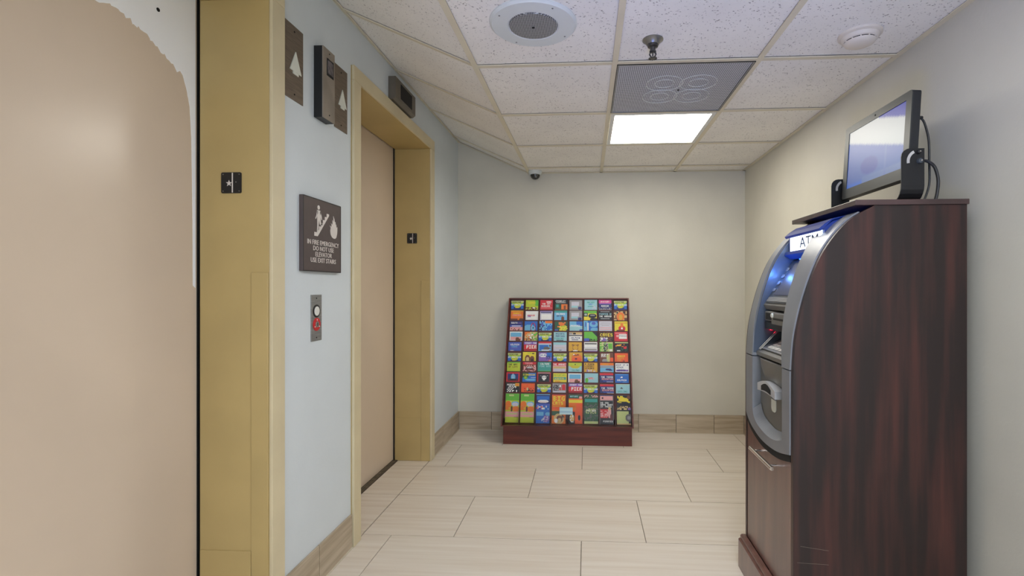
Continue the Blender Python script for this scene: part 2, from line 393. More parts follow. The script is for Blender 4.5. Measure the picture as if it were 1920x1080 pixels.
# ================================================================ CEILING FITTINGS
def fixture(xa, xb, ya, yb, label, m_='litglass'):
    t = thing('ceiling_light', label, 'light', ((xa+xb)/2, (ya+yb)/2, HC), group='recessed square ceiling lights')
    o_, i_ = rrect(xa+.014, xb-.014, ya+.014, yb-.014, .004, 1), rrect(xa+.036, xb-.036, ya+.036, yb-.036, .003, 1)
    obj('light_frame', ring(bmesh.new(), o_, i_, (0, 0, 0), X, Y, Z, HC-.001, HC+.012), M['white'], t)
    obj('diffuser', bx(xa+.036, xb-.036, ya+.036, yb-.036, HC+.003, HC+.007), M[m_], t)
fixture(.12, .72, 2.7, 3.3, 'bright white square light panel in ceiling beyond the perforated vent')
fixture(.12, .72, .3, .9, 'added white square light panel in ceiling, nearest overhead and out of frame', 'coolglass')  # unseen panel added to brighten the near walls and door
fixture(.12, .72, -1.5, -.9, 'white square light panel in ceiling, farthest behind the viewpoint', 'coolglass')
t = thing('air_vent', 'grey perforated square air vent in ceiling beside the lit panel', 'vent', (.42, 2.4, HC))
obj('vent_panel', bx(.134, .706, 2.114, 2.686, HC+.001, HC+.004), M['perf'], t)
obj('vent_frame', ring(bmesh.new(), rrect(.132, .708, 2.112, 2.688, .002, 1), rrect(.138, .702, 2.118, 2.682, .002, 1), (0, 0, 0), X, Y, Z, HC-.003, HC+.006), M['steel'], t)
obj('deflector_frame', ring(bmesh.new(), rrect(.13, .71, 2.11, 2.69, .002, 1), rrect(.1325, .7075, 2.1125, 2.6875, .002, 1), (0, 0, 0), X, Y, Z, HC-.003, HC), M['dark'], t)
for sx, sy in ((-1, -1), (1, -1), (1, 1), (-1, 1)):
    cx, cy = .44+sx*.078, 2.40+sy*.078
    obj('deflector_ring', ring(bmesh.new(), circ(cx, cy, .085), circ(cx, cy, .083), (0, 0, 0), X, Y, Z, HC-.0008, HC+.001), M['spk'], t)
    obj('deflector_ring', ring(bmesh.new(), circ(cx, cy, .045), circ(cx, cy, .0435), (0, 0, 0), X, Y, Z, HC-.0008, HC+.001), M['spk'], t)
obj('center_screw', lathe(bmesh.new(), [(.005, 0), (.005, .003)], (.44, 2.40, HC+.001), 12, 'z', -1), M['dark'], t)

t = thing('ceiling_speaker', 'round white ceiling speaker with dark mesh centre', 'speaker', (-.193, 1.775, HC))
sp = (-.193, 1.775, HC+.006)
shade(obj('speaker_ring', lathe(bmesh.new(), [(.158, 0), (.158, .004), (.150, .011), (.094, .013), (.088, .009)], sp, 64, 'z', -1), M['spk'], t), 30)
shade(obj('speaker_mesh', lathe(bmesh.new(), [(.088, .009), (.086, .0135), (.05, .0150), (.012, .0155)], sp, 48, 'z', -1), M['grill'], t), 40)
obj('screw', lathe(bmesh.new(), [(.005, .0155), (.004, .018)], sp, 12, 'z', -1), M['dark'], t)
for a in (35, 125, 215, 305):
    c, s_ = .135*math.cos(math.radians(a)), .135*math.sin(math.radians(a))
    obj('rim_screw', lathe(bmesh.new(), [(.0035, .011), (.003, .0128)], (sp[0]+c, sp[1]+s_, sp[2]), 10, 'z', -1), M['steel'], t)

t = thing('fire_sprinkler', 'small metal fire sprinkler hanging from the ceiling before the vent', 'sprinkler', (.255, 1.92, HC))
c = (.255, 1.92, HC+.006)
shade(obj('escutcheon', lathe(bmesh.new(), [(.040, 0), (.040, .003), (.030, .009), (.024, .020), (.018, .021)], c, 32, 'z', -1), M['sprk'], t), 50)
shade(obj('sprinkler_body', lathe(bmesh.new(), [(.020, .018), (.020, .028), (.011, .031), (.010, .042), (.013, .044), (.013, .048), (.007, .05)], c, 20, 'z', -1), M['sprkd'], t), 40)
for s_ in (-1, 1): obj('frame_arm', tube(bmesh.new(), smoothpts([(c[0]+s_*.008, c[1], c[2]-.048), (c[0]+s_*.012, c[1], c[2]-.058), (c[0]+s_*.003, c[1], c[2]-.07)], 4), .003), M['sprkd'], t)
obj('glass_bulb', lathe(bmesh.new(), [(.0015, .05), (.003, .058), (.0015, .068)], c, 10, 'z', -1), M['sprkd'], t)
d = bmesh.new(); lathe(d, [(.006, .069), (.006, .0715), (.009, .072), (.009, .0735)], c, 20, 'z', -1)
for k in range(12):
    a = 2*math.pi*k/12; u = Vector((math.cos(a), math.sin(a), 0)); v = Vector((-math.sin(a), math.cos(a), 0))
    prism(d, [(.008, -.0016), (.0165, -.003), (.0165, .003), (.008, .0016)], (c[0], c[1], c[2]-.0735), u, v, Z, 0, .0012)
obj('deflector', d, M['sprkd'], t)

t = thing('smoke_detector', 'round off-white smoke detector with slotted rim on ceiling', 'detector', (1.03, 1.924, HC))
c = (1.03, 1.924, HC+.006)
m_sm = mat('detector_plastic', (222, 212, 198), .5, var=.02)
shade(obj('detector_base', lathe(bmesh.new(), [(.074, 0), (.074, .008), (.066, .012)], c, 40, 'z', -1), m_sm, t), 50)
shade(obj('detector_body', lathe(bmesh.new(), [(.064, .012), (.062, .022), (.056, .0265)], c, 40, 'z', -1), m_sm, t), 50)
shade(obj('detector_cap', lathe(bmesh.new(), [(.0540, .0298), (.050, .036), (.036, .043), (.01, .046)], c, 40, 'z', -1), m_sm, t), 50)
obj('slot_band', lathe(bmesh.new(), [(.0530, .0265), (.0515, .0298)], c, 40, 'z', -1), M['dark'], t)
for k in range(12):
    a = 2*math.pi*k/12+.1; u = Vector((math.cos(a), math.sin(a), 0)); v = Vector((-math.sin(a), math.cos(a), 0))
    obj('rib', prism(bmesh.new(), [(.049, -.002), (.0555, -.002), (.0555, .002), (.049, .002)], (c[0], c[1], c[2]-.0298), u, v, Z, 0, .0035), m_sm, t)

t = thing('security_camera', 'small dome security camera with white base at far ceiling edge', 'camera', (-.422, 4.02, HC))
c = (-.422, 4.02, HC+.005)
shade(obj('camera_base', lathe(bmesh.new(), [(.056, 0), (.056, .012), (.046, .030), (.040, .031)], c, 32, 'z', -1), M['spk'], t), 40)
shade(obj('camera_dome', lathe(bmesh.new(), [(.040, .0312)]+[(.040*math.cos(q), .034+.036*math.sin(q)) for q in (0, .3, .6, .9, 1.2, 1.5)], c, 32, 'z', -1), M['dome'], t), 60)
obj('lens', lathe(bmesh.new(), [(.010, .030), (.010, .040), (.006, .041)], (c[0]+.008, c[1]-.034, c[2]-.018), 14, 'z', -1), M['steel'], t)

# ================================================================ LEFT WALL FITTINGS
def wall_thing(name, label, cat, y, z, group=None): return thing(name, label, cat, (WX0, y, z), group)
def arrow(t, y, z, x0):
    tri = [(-.036, -.030), (.036, -.030), (0, .046)]
    obj('arrow_lens', prism(bmesh.new(), tri, (x0, y, z), Y, Z, X, 0, .003), M['milk'], t)
    obj('arrow_stem', prism(bmesh.new(), [(-.017, -.040), (.017, -.040), (.017, -.0305), (-.017, -.0305)], (x0, y, z), Y, Z, X, 0, .003), M['milk'], t)
def lantern(label, y0, y1, z0, z1, ay, az):
    t = wall_thing('hall_lantern', label, 'elevator indicator', (y0+y1)/2, (z0+z1)/2, 'elevator arrival lanterns')
    obj('face_plate', bx(WX0, WX0+.003, y0, y1, z0, z1, bev=.0008), M['brown'], t); arrow(t, ay, az, WX0+.003)
    for z in (z0+.022, z1-.022): obj('screw', lathe(bmesh.new(), [(.0035, 0), (.003, .0014)], (WX0+.003, (y0+y1)/2, z), 10, 'x'), M['dark'], t)
lantern('brown metal wall plate with white up arrow beside near door frame', 1.700, 1.813, 1.882, 2.157, 1.762, 2.018)
lantern('brown metal wall plate with white up arrow behind the black indicator box', 2.046, 2.159, 1.882, 2.157, 2.112, 2.018)
t = wall_thing('indicator_box', 'tall narrow black box with grey front and small display', 'elevator indicator', 1.935, 2.01)
obj('box_body', bx(WX0, -1.046, 1.89, 1.98, 1.868, 2.152, bev=.0015), M['blackm'], t)
obj('box_front', bx(-1.046, -1.041, 1.89, 1.98, 1.868, 2.152, bev=.001), M['boxfront'], t)
obj('display_window', bx(-1.0412, -1.0402, 1.917, 1.970, 2.045, 2.115), M['dark'], t)
obj('display_glass', bx(-1.0402, -1.0396, 1.921, 1.964, 2.055, 2.108), mat('grey_display', (95, 88, 92), .2, var=.2, scale=60), t)
for z in (1.889, 2.137): obj('screw', lathe(bmesh.new(), [(.003, 0), (.0025, .0014)], (-1.041, 1.937, z), 10, 'x'), M['dark'], t)
t = wall_thing('position_indicator', 'small horizontal metal box with dark window above far elevator door', 'elevator indicator', 2.78, 2.28)
prof = [(WX0, 2.222), (-1.055, 2.222), (-1.039, 2.234), (-1.039, 2.346), (WX0, 2.346)]
obj('box_body', prism(bmesh.new(), prof, (0, 0, 0), X, Z, Y, 2.625, 2.935), mat('bronze_box', (112, 104, 92), .45, metal=.3, var=.1), t)
obj('display_window', bx(-1.0392, -1.0375, 2.70, 2.875, 2.249, 2.330), M['dark'], t)
# fire emergency sign
t = wall_thing('fire_emergency_sign', 'square taupe sign with stairs and flame symbols, fire emergency text', 'sign', 1.932, 1.40)
obj('sign_panel', bx(WX0, -1.064, 1.790, 2.075, 1.255, 1.543, bev=.0015), M['sign'], t)
obj('sign_edge', ring(bmesh.new(), rrect(1.790, 2.075, 1.255, 1.543, .002, 1), rrect(1.7935, 2.0715, 1.2585, 1.5395, .002, 1), (-1.064, 0, 0), Y, Z, X, 0, .0006), M['blackm'], t)
xs = -1.064
def P2(*pts): return [(a, b2) for a, b2 in pts]
stair = [(1.868, 1.404), (1.884, 1.404)]
for k in range(6): stair += [(1.888+k*.0145, 1.411+k*.0135), (1.888+(k+1)*.0145, 1.411+k*.0135+.002)]
s0 = [(1.866, 1.395), (1.890, 1.395)]
a, b2 = 1.975, 1.494
s0 += [(a, 1.487), (a, b2), (1.958, b2)]
q = (1.958, b2)
for k in range(5):
    q = (q[0], q[1]-.0145); s0.append(q); q = (q[0]-.0145, q[1]); s0.append(q)
s0 += [(q[0], 1.410), (1.866, 1.410)]
obj('stairs_symbol', prism(bmesh.new(), s0, (xs, 0, 0), Y, Z, X, 0, .001), M['signink'], t)
bm = bmesh.new(); man = (xs, 0, 0)
prism(bm, circ(1.897, 1.510, .0085, 14), man, Y, Z, X, 0, .001)
for poly in ([(1.886, 1.499), (1.910, 1.499), (1.912, 1.462), (1.887, 1.460)], [(1.887, 1.497), (1.881, 1.478), (1.873, 1.464), (1.877, 1.462), (1.887, 1.476), (1.891, 1.490)],
             [(1.908, 1.497), (1.918, 1.480), (1.922, 1.464), (1.918, 1.463), (1.912, 1.476), (1.905, 1.488)],
             [(1.887, 1.461), (1.898, 1.461), (1.896, 1.440), (1.893, 1.417), (1.886, 1.417), (1.888, 1.440)],
             [(1.899, 1.461), (1.912, 1.463), (1.913, 1.449), (1.925, 1.449), (1.925, 1.443), (1.905, 1.443)]):
    prism(bm, poly, man, Y, Z, X, 0, .001)
obj('walking_figure_symbol', bm, M['signink'], t)
fl = [(2.012, 1.398), (2.000, 1.402), (1.990, 1.412), (1.986, 1.428), (1.990, 1.440), (1.983, 1.450), (1.993, 1.444), (1.997, 1.450), (1.992, 1.460), (2.001, 1.453), (2.005, 1.462), (2.003, 1.475), (2.012, 1.466), (2.012, 1.482), (2.010, 1.492), (2.019, 1.480), (2.022, 1.466), (2.027, 1.470), (2.030, 1.455), (2.034, 1.460), (2.037, 1.444), (2.043, 1.450), (2.043, 1.436), (2.041, 1.420), (2.035, 1.405), (2.025, 1.398)]
obj('flame_symbol', prism(bmesh.new(), fl, (xs, 0, 0), Y, Z, X, 0, .001), M['signink'], t)
for k, s_ in enumerate(('IN FIRE EMERGENCY', 'DO NOT USE', 'ELEVATOR', 'USE EXIT STAIRS')):
    lettering('lettering', s_, (xs, 1.936, 1.3610-k*.0232), Y, Z, X, .0262, M['signink'], t, sx=1.0)
# call station
t = wall_thing('call_station', 'narrow steel call button plate with round button and red key ring', 'button panel', 1.905, 1.07)
obj('face_plate', bx(WX0, -1.077, 1.867, 1.944, .979, 1.163, bev=.0008), M['steel'], t)
def wl(prof, y, z, x=-1.077, n=28): return lathe(bmesh.new(), prof, (x, y, z), n, 'x')
obj('button_ring', wl([(.026, 0), (.026, .0015), (.022, .002), (.021, .002)], 1.905, 1.098), M['blackm'], t)
shade(obj('call_button', wl([(.0185, .002), (.0185, .003), (.014, .004)], 1.905, 1.098), M['white'], t))
obj('key_ring_plate', wl([(.026, 0), (.026, .002), (.0245, .003)], 1.905, 1.045), M['red'], t)
obj('key_switch', wl([(.012, .003), (.012, .0045), (.010, .005)], 1.905, 1.045), M['steel'], t)
obj('key_slot', bx(-1.0720, -1.0712, 1.9035, 1.9065, 1.038, 1.052), M['dark'], t)
for k in range(3):
    a = math.radians(90+120*k); obj('red_mark', wl([(.003, .003), (.003, .0036)], 1.905+.018*math.cos(a), 1.045+.018*math.sin(a), n=8), M['white'], t)
for z in (1.149, .992): obj('screw', wl([(.003, 0), (.0025, .0013)], 1.905, z, n=10), M['dark'], t)
# floor marking plates on the jambs
def jamb_plate(label, x0, x1, z0, z1, yj):
    t = thing('jamb_plate', label, 'sign', ((x0+x1)/2, yj, (z0+z1)/2), 'black tactile floor plates on elevator jambs')
    obj('plate', prism(bmesh.new(), rrect(x0, x1, z0, z1, .005, 3), (0, yj, 0), X, Z, -Y, 0, .003), M['blackm'], t)
    cx, cz = x0+(x1-x0)*.40, (z0+z1)/2-.002
    st = [((.0115 if k % 2 == 0 else .0046)*math.sin(math.pi*k/5)+cx, (.0115 if k % 2 == 0 else .0046)*math.cos(math.pi*k/5)+cz) for k in range(10)]
    obj('star', prism(bmesh.new(), st, (0, yj-.003, 0), X, Z, -Y, 0, .001), M['signink'], t)
    xb = x0+(x1-x0)*.57
    obj('divider_bar', bx(xb-.0018, xb+.0018, yj-.0042, yj-.003, z0+.002, z1-.002), M['signink'], t)
    obj('braille_mark', lathe(bmesh.new(), [(.002, 0), (.0015, .001)], (x0+(x1-x0)*.74, yj-.003, cz+.004), 8, 'y', -1), M['steel'], t)
    for a in (x0+.007, x1-.007):
        for b2 in (z0+.007, z1-.007): obj('screw', lathe(bmesh.new(), [(.0018, 0), (.0015, .0008)], (a, yj-.003, b2), 8, 'y', -1), M['steel'], t)
jamb_plate('black floor plate with white star on the near door jamb', -1.244, -1.173, 1.513, 1.584, 1.61)
jamb_plate('black floor plate with white star on the far door jamb', -1.235, -1.166, 1.497, 1.567, 3.326)

# ================================================================ ATM CABINET
AY0, AY1, AXB = 1.66, 2.145, 1.222
PR = [(.677, .645), (.677, .84), (.679, .94), (.690, 1.05), (.7245, 1.19), (.775, 1.312), (.8515, 1.408), (.935, 1.459)]
PRs = [(p.x, p.z) for p in smoothpts([(a, 0, b2) for a, b2 in PR[1:]], 6)]
t = thing('atm_cabinet', 'dark mahogany cabinet with curved side panels housing the cash machine', 'cabinet', (.95, (AY0+AY1)/2, 0))
side = [(.677, .001)]+PRs+[(AXB, 1.459), (AXB, .001)]
for y0 in (AY0, AY1-.018):
    obj('side_panel', prism(bmesh.new(), side, (0, y0, 0), X, Z, Y, 0, .018), M['wood'], t)
for za, zb, xa, xb in ((.342, .330, .70, .79), (.288, .284, .69, .79)):
    obj('scratch', prism(bmesh.new(), [(xa, za), (xb, zb), (xb, zb+.0005), (xa, za+.0005)], (0, AY0, 0), X, Z, -Y, -.0002, .0003), M['boxfront'], t)
obj('cabinet_top', bx(.872, AXB+.004, AY0-.006, AY1+.006, 1.4595, 1.477, bev=.0015), M['woodt'], t)
obj('cabinet_back', bx(AXB-.012, AXB-.001, AY0+.019, AY1-.019, .02, 1.458), M['wood'], t)
# front door with an arched cut below the machine
ctr = [(AY1-.0195, .672), (AY1-.05, .650), (AY1-.10, .628), (AY1-.20, .608), (AY0+.20, .606), (AY0+.11, .617), (AY0+.0195, .640)]
dp = [(a, b2-.012) for a, b2 in ctr]+[(AY0+.0195, .14), (AY1-.0195, .14)]
dr = obj('cabinet_door', prism(bmesh.new(), dp, (.679, 0, 0), Y, Z, X, 0, .018), M['woodf'], t)
hb = bmesh.new(); tube(hb, [(.644, 1.755, .560), (.644, 1.985, .560)], .007, 10)
for yy in (1.79, 1.95): tube(hb, [(.681, yy, .560), (.644, yy, .560)], .004, 8)
obj('bar_handle', hb, M['chrome'], dr)
bb = bmesh.new(); prism(bb, [(.648, .001), (.648, .118), (.652, .122), (.656, .122), (.656, .134), (.662, .139), (.6765, .139), (.6765, .001)], (0, AY0, 0), X, Z, Y, 0, AY1-AY0+.004)
obj('toe_board', bb, M['woodf'], t)

# ---- cash machine
t = thing('cash_machine', 'silver cash machine with lit ATM sign set in the mahogany cabinet', 'ATM', (.9, (AY0+AY1)/2, .60))
BY0, BY1 = AY0+.0195, AY1-.0195
off = [(.673, .917)]+[(a-.004, b2+.003) for a, b2 in PRs if b2 > .93 and b2 < 1.445]
inn = [(a+.022, b2-.012) for a, b2 in off]; inn[0] = (.695, .917)
def prof_strip(name, y0, y1, m_):
    shade(obj(name, strip(bmesh.new(), off, inn, (0, 0, 0), X, Z, Y, y0, y1), m_, t), 30)
def loft(name, yf0, yf1, m_):
    b = bmesh.new(); R = []
    for (a, c), (d, e) in zip(off, inn): R.append([b.verts.new(p) for p in ((a, yf0(c), c), (a, yf1(c), c), (d, yf1(c), e), (d, yf0(c), e))])
    for p, q in zip(R, R[1:]):
        for k in range(4): b.faces.new((p[k], p[(k+1) % 4], q[(k+1) % 4], q[k]))
    b.faces.new(R[0]); b.faces.new(R[-1][::-1]); shade(obj(name, b, m_, t), 30)
loft('near_bezel', lambda z: BY0, lambda z: BY0+float(np.interp(z, [.917, 1.1, 1.32, 1.38, 1.45], [.068, .103, .124, .15, .24])), M['silver'])
loft('far_bezel', lambda z: BY1-float(np.interp(z, [.917, 1.1, 1.32, 1.38, 1.45], [.078, .062, .055, .06, .12])), lambda z: BY1, M['silver'])
IY0, IY1 = BY0+.068, BY1-.078
# inner cheeks of the recess
ck = [(a, b2) for a, b2 in off]+[(1.0, 1.44), (1.0, .917)]
ckf = [(a+.004, b2-.002) for a, b2 in off]+[(1.0, 1.44), (1.0, .917)]
for nm, ya, yb in (('near_cheek', IY0-.004, IY0-.001), ('far_cheek', IY1+.001, IY1+.004)):
    obj(nm, prism(bmesh.new(), ckf, (0, ya, 0), X, Z, Y, 0, yb-ya), mat('cheek_plastic', (92, 104, 122), .35, metal=.3, var=.05), t)
# inner fascia: one folded sheet seen between the cheeks
fas = [(.690, .920), (.690, .934), (.705, .945), (.800, .985), (.815, 1.045), (.745, 1.060), (.735, 1.088), (.752, 1.100), (.728, 1.104), (.718, 1.122), (.832, 1.298), (.860, 1.305), (.95, 1.305), (.95, .920)]
shade(obj('control_fascia', prism(bmesh.new(), fas, (0, IY0, 0), X, Z, Y, 0, IY1-IY0), M['grey'], t), 20)
# screen panel on the sloping part
A = Vector((.718, 0, 1.122)); B = Vector((.832, 0, 1.298)); Us = (B-A).normalized(); Ns = Vector((-Us.z, 0, Us.x)); Ls = (B-A).length
sc = obj('screen_panel', prism(bmesh.new(), rrect(IY0+.012, IY1-.012, .010, Ls-.004, .008, 3), A, Y, Us, Ns, 0, .004), M['dgrey'], t)
obj('screen_glass', prism(bmesh.new(), rrect(IY0+.05, IY1-.05, .045, Ls-.02, .004, 2), A, Y, Us, Ns, .0042, .0055), mat('dim_screen', (20, 28, 44), .5, emit=.12, ecol=(30, 60, 130), var=.3), sc)
for k in range(4):
    for yy in (IY0+.026, IY1-.034):
        obj('function_button', prism(bmesh.new(), rrect(yy-.012, yy+.012, .060+k*.032, .076+k*.032, .004, 2), A, Y, Us, Ns, .004, .009), M['chrome'], sc)
obj('card_logo_strip', prism(bmesh.new(), rrect(IY0+.02, IY1-.02, .015, .035, .003, 2), A, Y, Us, Ns, .004, .006), M['steel'], sc)
# card reader, receipt slot block
cr = obj('card_reader', bx(.716, .79, IY1-.115, IY1-.02, 1.060, 1.098, bev=.004), M['grey'], t)
obj('card_slot', bx(.7135, .7165, IY1-.10, IY1-.035, 1.066, 1.092), M['dark'], cr)
rc = obj('receipt_printer', bx(.702, .79, IY0+.03, IY1-.125, 1.052, 1.096, bev=.004), M['grey'], t)
obj('receipt_slot', bx(.700, .703, IY0+.05, IY1-.15, 1.070, 1.077), M['dark'], rc)
obj('receipt_button', lathe(bmesh.new(), [(.009, 0), (.009, .004), (.006, .006)], (.702, IY1-.14, 1.086), 16, 'x', -1), M['milk'], rc)
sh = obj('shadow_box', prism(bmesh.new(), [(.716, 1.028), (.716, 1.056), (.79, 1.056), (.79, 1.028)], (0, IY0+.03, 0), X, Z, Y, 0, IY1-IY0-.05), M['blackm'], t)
# keypad tray
K0 = Vector((.700, 0, .946)); K1 = Vector((.795, 0, .986)); Uk = (K1-K0).normalized(); Nk = Vector((-Uk.z, 0, Uk.x)); 
kp = obj('keypad_tray', prism(bmesh.new(), rrect(IY0+.02, IY1-.02, .002, .098, .004, 2), K0, Y, Uk, Nk, 0, .004), M['silver'], t)
for r in range(4):
    for c_ in range(4):
        yy = IY1-.085-c_*.034; obj('key', prism(bmesh.new(), rrect(yy-.013, yy+.013, .012+r*.021, .028+r*.021, .002, 2), K0, Y, Uk, Nk, .004, .009), M['white'], kp)
for nm, yy in (('tray_rib', IY1-.028), ('tray_rib', IY1-.012)):
    obj(nm, tube(bmesh.new(), [(.697, yy+.004, .944), (.80, yy-.002, 1.055)], .0022, 8), M['chrome'], t)
obj('keypad_hood', prism(bmesh.new(), [(.697, .948), (.80, 1.040), (.80, 1.0), (.72, .955)], (0, IY1-.024, 0), X, Z, Y, 0, .006), M['dgrey'], t)
obj('red_lamp', bx(.742, .750, IY1-.012, IY1-.003, 1.020, 1.030), M['redlamp'], t)
# lit sign head
hd = [(.800, 1.312), (.772, 1.322), (.778, 1.342), (.812, 1.398), (.838, 1.422), (.90, 1.442), (.98, 1.442), (.98, 1.312)]
hh = obj('sign_housing', prism(bmesh.new(), [(.828, 1.306), (.818, 1.318), (.818, 1.398), (.842, 1.424), (.90, 1.442), (.98, 1.442), (.98, 1.306)], (0, IY0, 0), X, Z, Y, 0, IY1-IY0-.004), M['blueplastic'], t)
obj('hood', prism(bmesh.new(), [(.800, 1.396), (.818, 1.412), (.845, 1.430), (.90, 1.4425), (.90, 1.436), (.845, 1.420), (.822, 1.402), (.806, 1.388)], (0, IY0, 0), X, Z, Y, 0, IY1-IY0-.002), M['blueplastic'], hh)
obj('lower_lip', prism(bmesh.new(), [(.800, 1.322), (.804, 1.334), (.820, 1.330), (.830, 1.308), (.822, 1.306)], (0, IY0, 0), X, Z, Y, 0, IY1-IY0-.002), M['blueplastic'], hh)
lp = obj('sign_panel', bx(.8115, .8175, 1.760, IY1-.028, 1.334, 1.392, bev=.001), M['litsign'], hh)
lettering('lettering', 'ATM', (.8114, 1.852, 1.3435), -Y, Z, -X, .056, M['signtext'], hh, sx=1.35)
obj('blue_lamp', bx(.838, .845, IY0+.08, IY1-.05, 1.3025, 1.3055), M['bluelamp'], t)
# lower bezel: U-shaped frame, then the bulging dispenser front
arc = [(BY1, .670), (BY1-.03, .646), (BY1-.08, .625), (BY1-.17, .606), (BY0+.18, .604), (BY0+.09, .613), (BY0, .634)]
arc = [(p.x, p.z) for p in smoothpts([(a, 0, b2) for a, b2 in arc], 4)]
inb = [(BY1-.080, .700), (BY1-.095, .674), (BY1-.13, .654), (BY1-.19, .642), (BY0+.19, .638), (BY0+.12, .646), (BY0+.064, .664)]
inb = [(p.x, p.z) for p in smoothpts([(a, 0, b2) for a, b2 in inb], 4)]
outer = [(BY1, .913)]+arc+[(BY0, .913)]; inner = [(BY1-.080, .913)]+inb+[(BY0+.064, .913)]
shade(obj('lower_bezel', strip(bmesh.new(), outer, inner, (.673, 0, 0), Y, Z, X, 0, .035), M['silver'], t), 30)
obj('bezel_shadow_band', strip(bmesh.new(), [(a, b2-.0015) for a, b2 in arc], [(a, b2-.024) for a, b2 in arc], (.6755, 0, 0), Y, Z, X, 0, .02), M['dark'], t)  # black band put in for the shade beneath the bezel
# chamfer ledge inside the U
b = bmesh.new(); n_ = len(inb); s1 = [b.verts.new((.6735, p, q)) for p, q in inb]
s2 = [b.verts.new((.704, p+(.012 if p < 1.9 else -.012), q+.026)) for p, q in inb]
s3 = [b.verts.new((.706, p, q-.005)) for p, q in inb]
for i in range(n_-1):
    b.faces.new((s1[i], s1[i+1], s2[i+1], s2[i])); b.faces.new((s2[i], s2[i+1], s3[i+1], s3[i])); b.faces.new((s3[i], s3[i+1], s1[i+1], s1[i]))
b.faces.new((s1[0], s2[0], s3[0])); b.faces.new((s1[-1], s3[-1], s2[-1]))
obj('bezel_ledge', b, M['silver'], t)
dp = obj('dispenser_front', prism(bmesh.new(), [(BY1-.078, .913)]+[(a, b2+.002) for a, b2 in inb]+[(BY0+.062, .913)], (.706, 0, 0), Y, Z, X, 0, .02), M['grey'], t)
# V-shaped bulge
b = bmesh.new(); top = [(.681, IY1-.012), (.677, (IY0+IY1)/2), (.681, IY0+.012)]
rows = []
for z, w_, xx in ((.913, 1.0, .678), (.885, .93, .680), (.855, .80, .688), (.832, .62, .699), (.822, .45, .7055)):
    cy = (IY0+IY1)/2; hw = (IY1-IY0)/2-.006
    rows.append([b.verts.new((xx+(abs(s_)**3)*(.7055-xx), cy+s_*hw*w_, z)) for s_ in [k/6-1 for k in range(13)]])
for r in range(4):
    for k in range(12): b.faces.new((rows[r][k], rows[r][k+1], rows[r+1][k+1], rows[r+1][k]))
tb = [b.verts.new((.706, v.co.y, v.co.z)) for v in rows[0]]
for k in range(12): b.faces.new((rows[0][k+1], rows[0][k], tb[k], tb[k+1]))
shade(obj('fascia_bulge', b, M['grey'], t), 50)
# cash mouth: chrome shelf with a scooped opening and an oblong finger groove
my = 1.895
def arcpts(a0, a1, z, sag, n=10): return [(a0+(a1-a0)*k/n, z+sag*math.sin(math.pi*k/n)) for k in range(n+1)]
cm = bmesh.new()
up = arcpts(my+.090, my-.090, .818, .020); dn = arcpts(my+.090, my-.090, .790, .006)
strip(cm, up, dn, (.672, 0, 0), Y, Z, X, 0, .034)
obj('cash_mouth', cm, M['satin'], t)
obj('cash_opening', strip(bmesh.new(), arcpts(my+.045, my-.050, .815, .014), arcpts(my+.045, my-.050, .798, .004), (.6705, 0, 0), Y, Z, X, 0, .010), M['dark'], t)
obj('finger_groove', prism(bmesh.new(), rrect(my-.014, my+.030, .722, .800, .0165, 6), (.7035, 0, 0), Y, Z, X, 0, .004), M['milk'], t)
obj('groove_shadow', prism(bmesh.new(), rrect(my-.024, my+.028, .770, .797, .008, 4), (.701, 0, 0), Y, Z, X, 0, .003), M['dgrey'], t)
obj('machine_body', bx(.958, AXB-.03, BY0+.01, BY1-.01, .66, 1.43), M['dgrey'], t)

# ================================================================ MONITOR ON THE CABINET
t = thing('display_monitor', 'black flat monitor on a tilting bracket on top of the cabinet', 'monitor', (1.09, 1.94, 1.477))
tl = math.radians(3.4); MU = Vector((math.sin(tl), 0, math.cos(tl))); MN = Vector((-math.cos(tl), 0, math.sin(tl))); MO = Vector((1.083, 0, 1.562))
my0, my1, mh = 1.728, 2.155, .300
obj('monitor_case', prism(bmesh.new(), rrect(my0, my1, 0, mh, .010, 4), MO, Y, MU, -MN, 0, .026), M['monback'], t)
obj('bezel', ring(bmesh.new(), rrect(my0, my1, 0, mh, .010, 4), rrect(my0+.030, my1-.030, .040, mh-.028, .001, 4), MO, Y, MU, MN, 0, .004), M['bezel'], t)
obj('webcam', prism(bmesh.new(), circ((my0+my1)/2, mh-.014, .004, 12), MO, Y, MU, MN, .004, .0048), M['dark'], t)
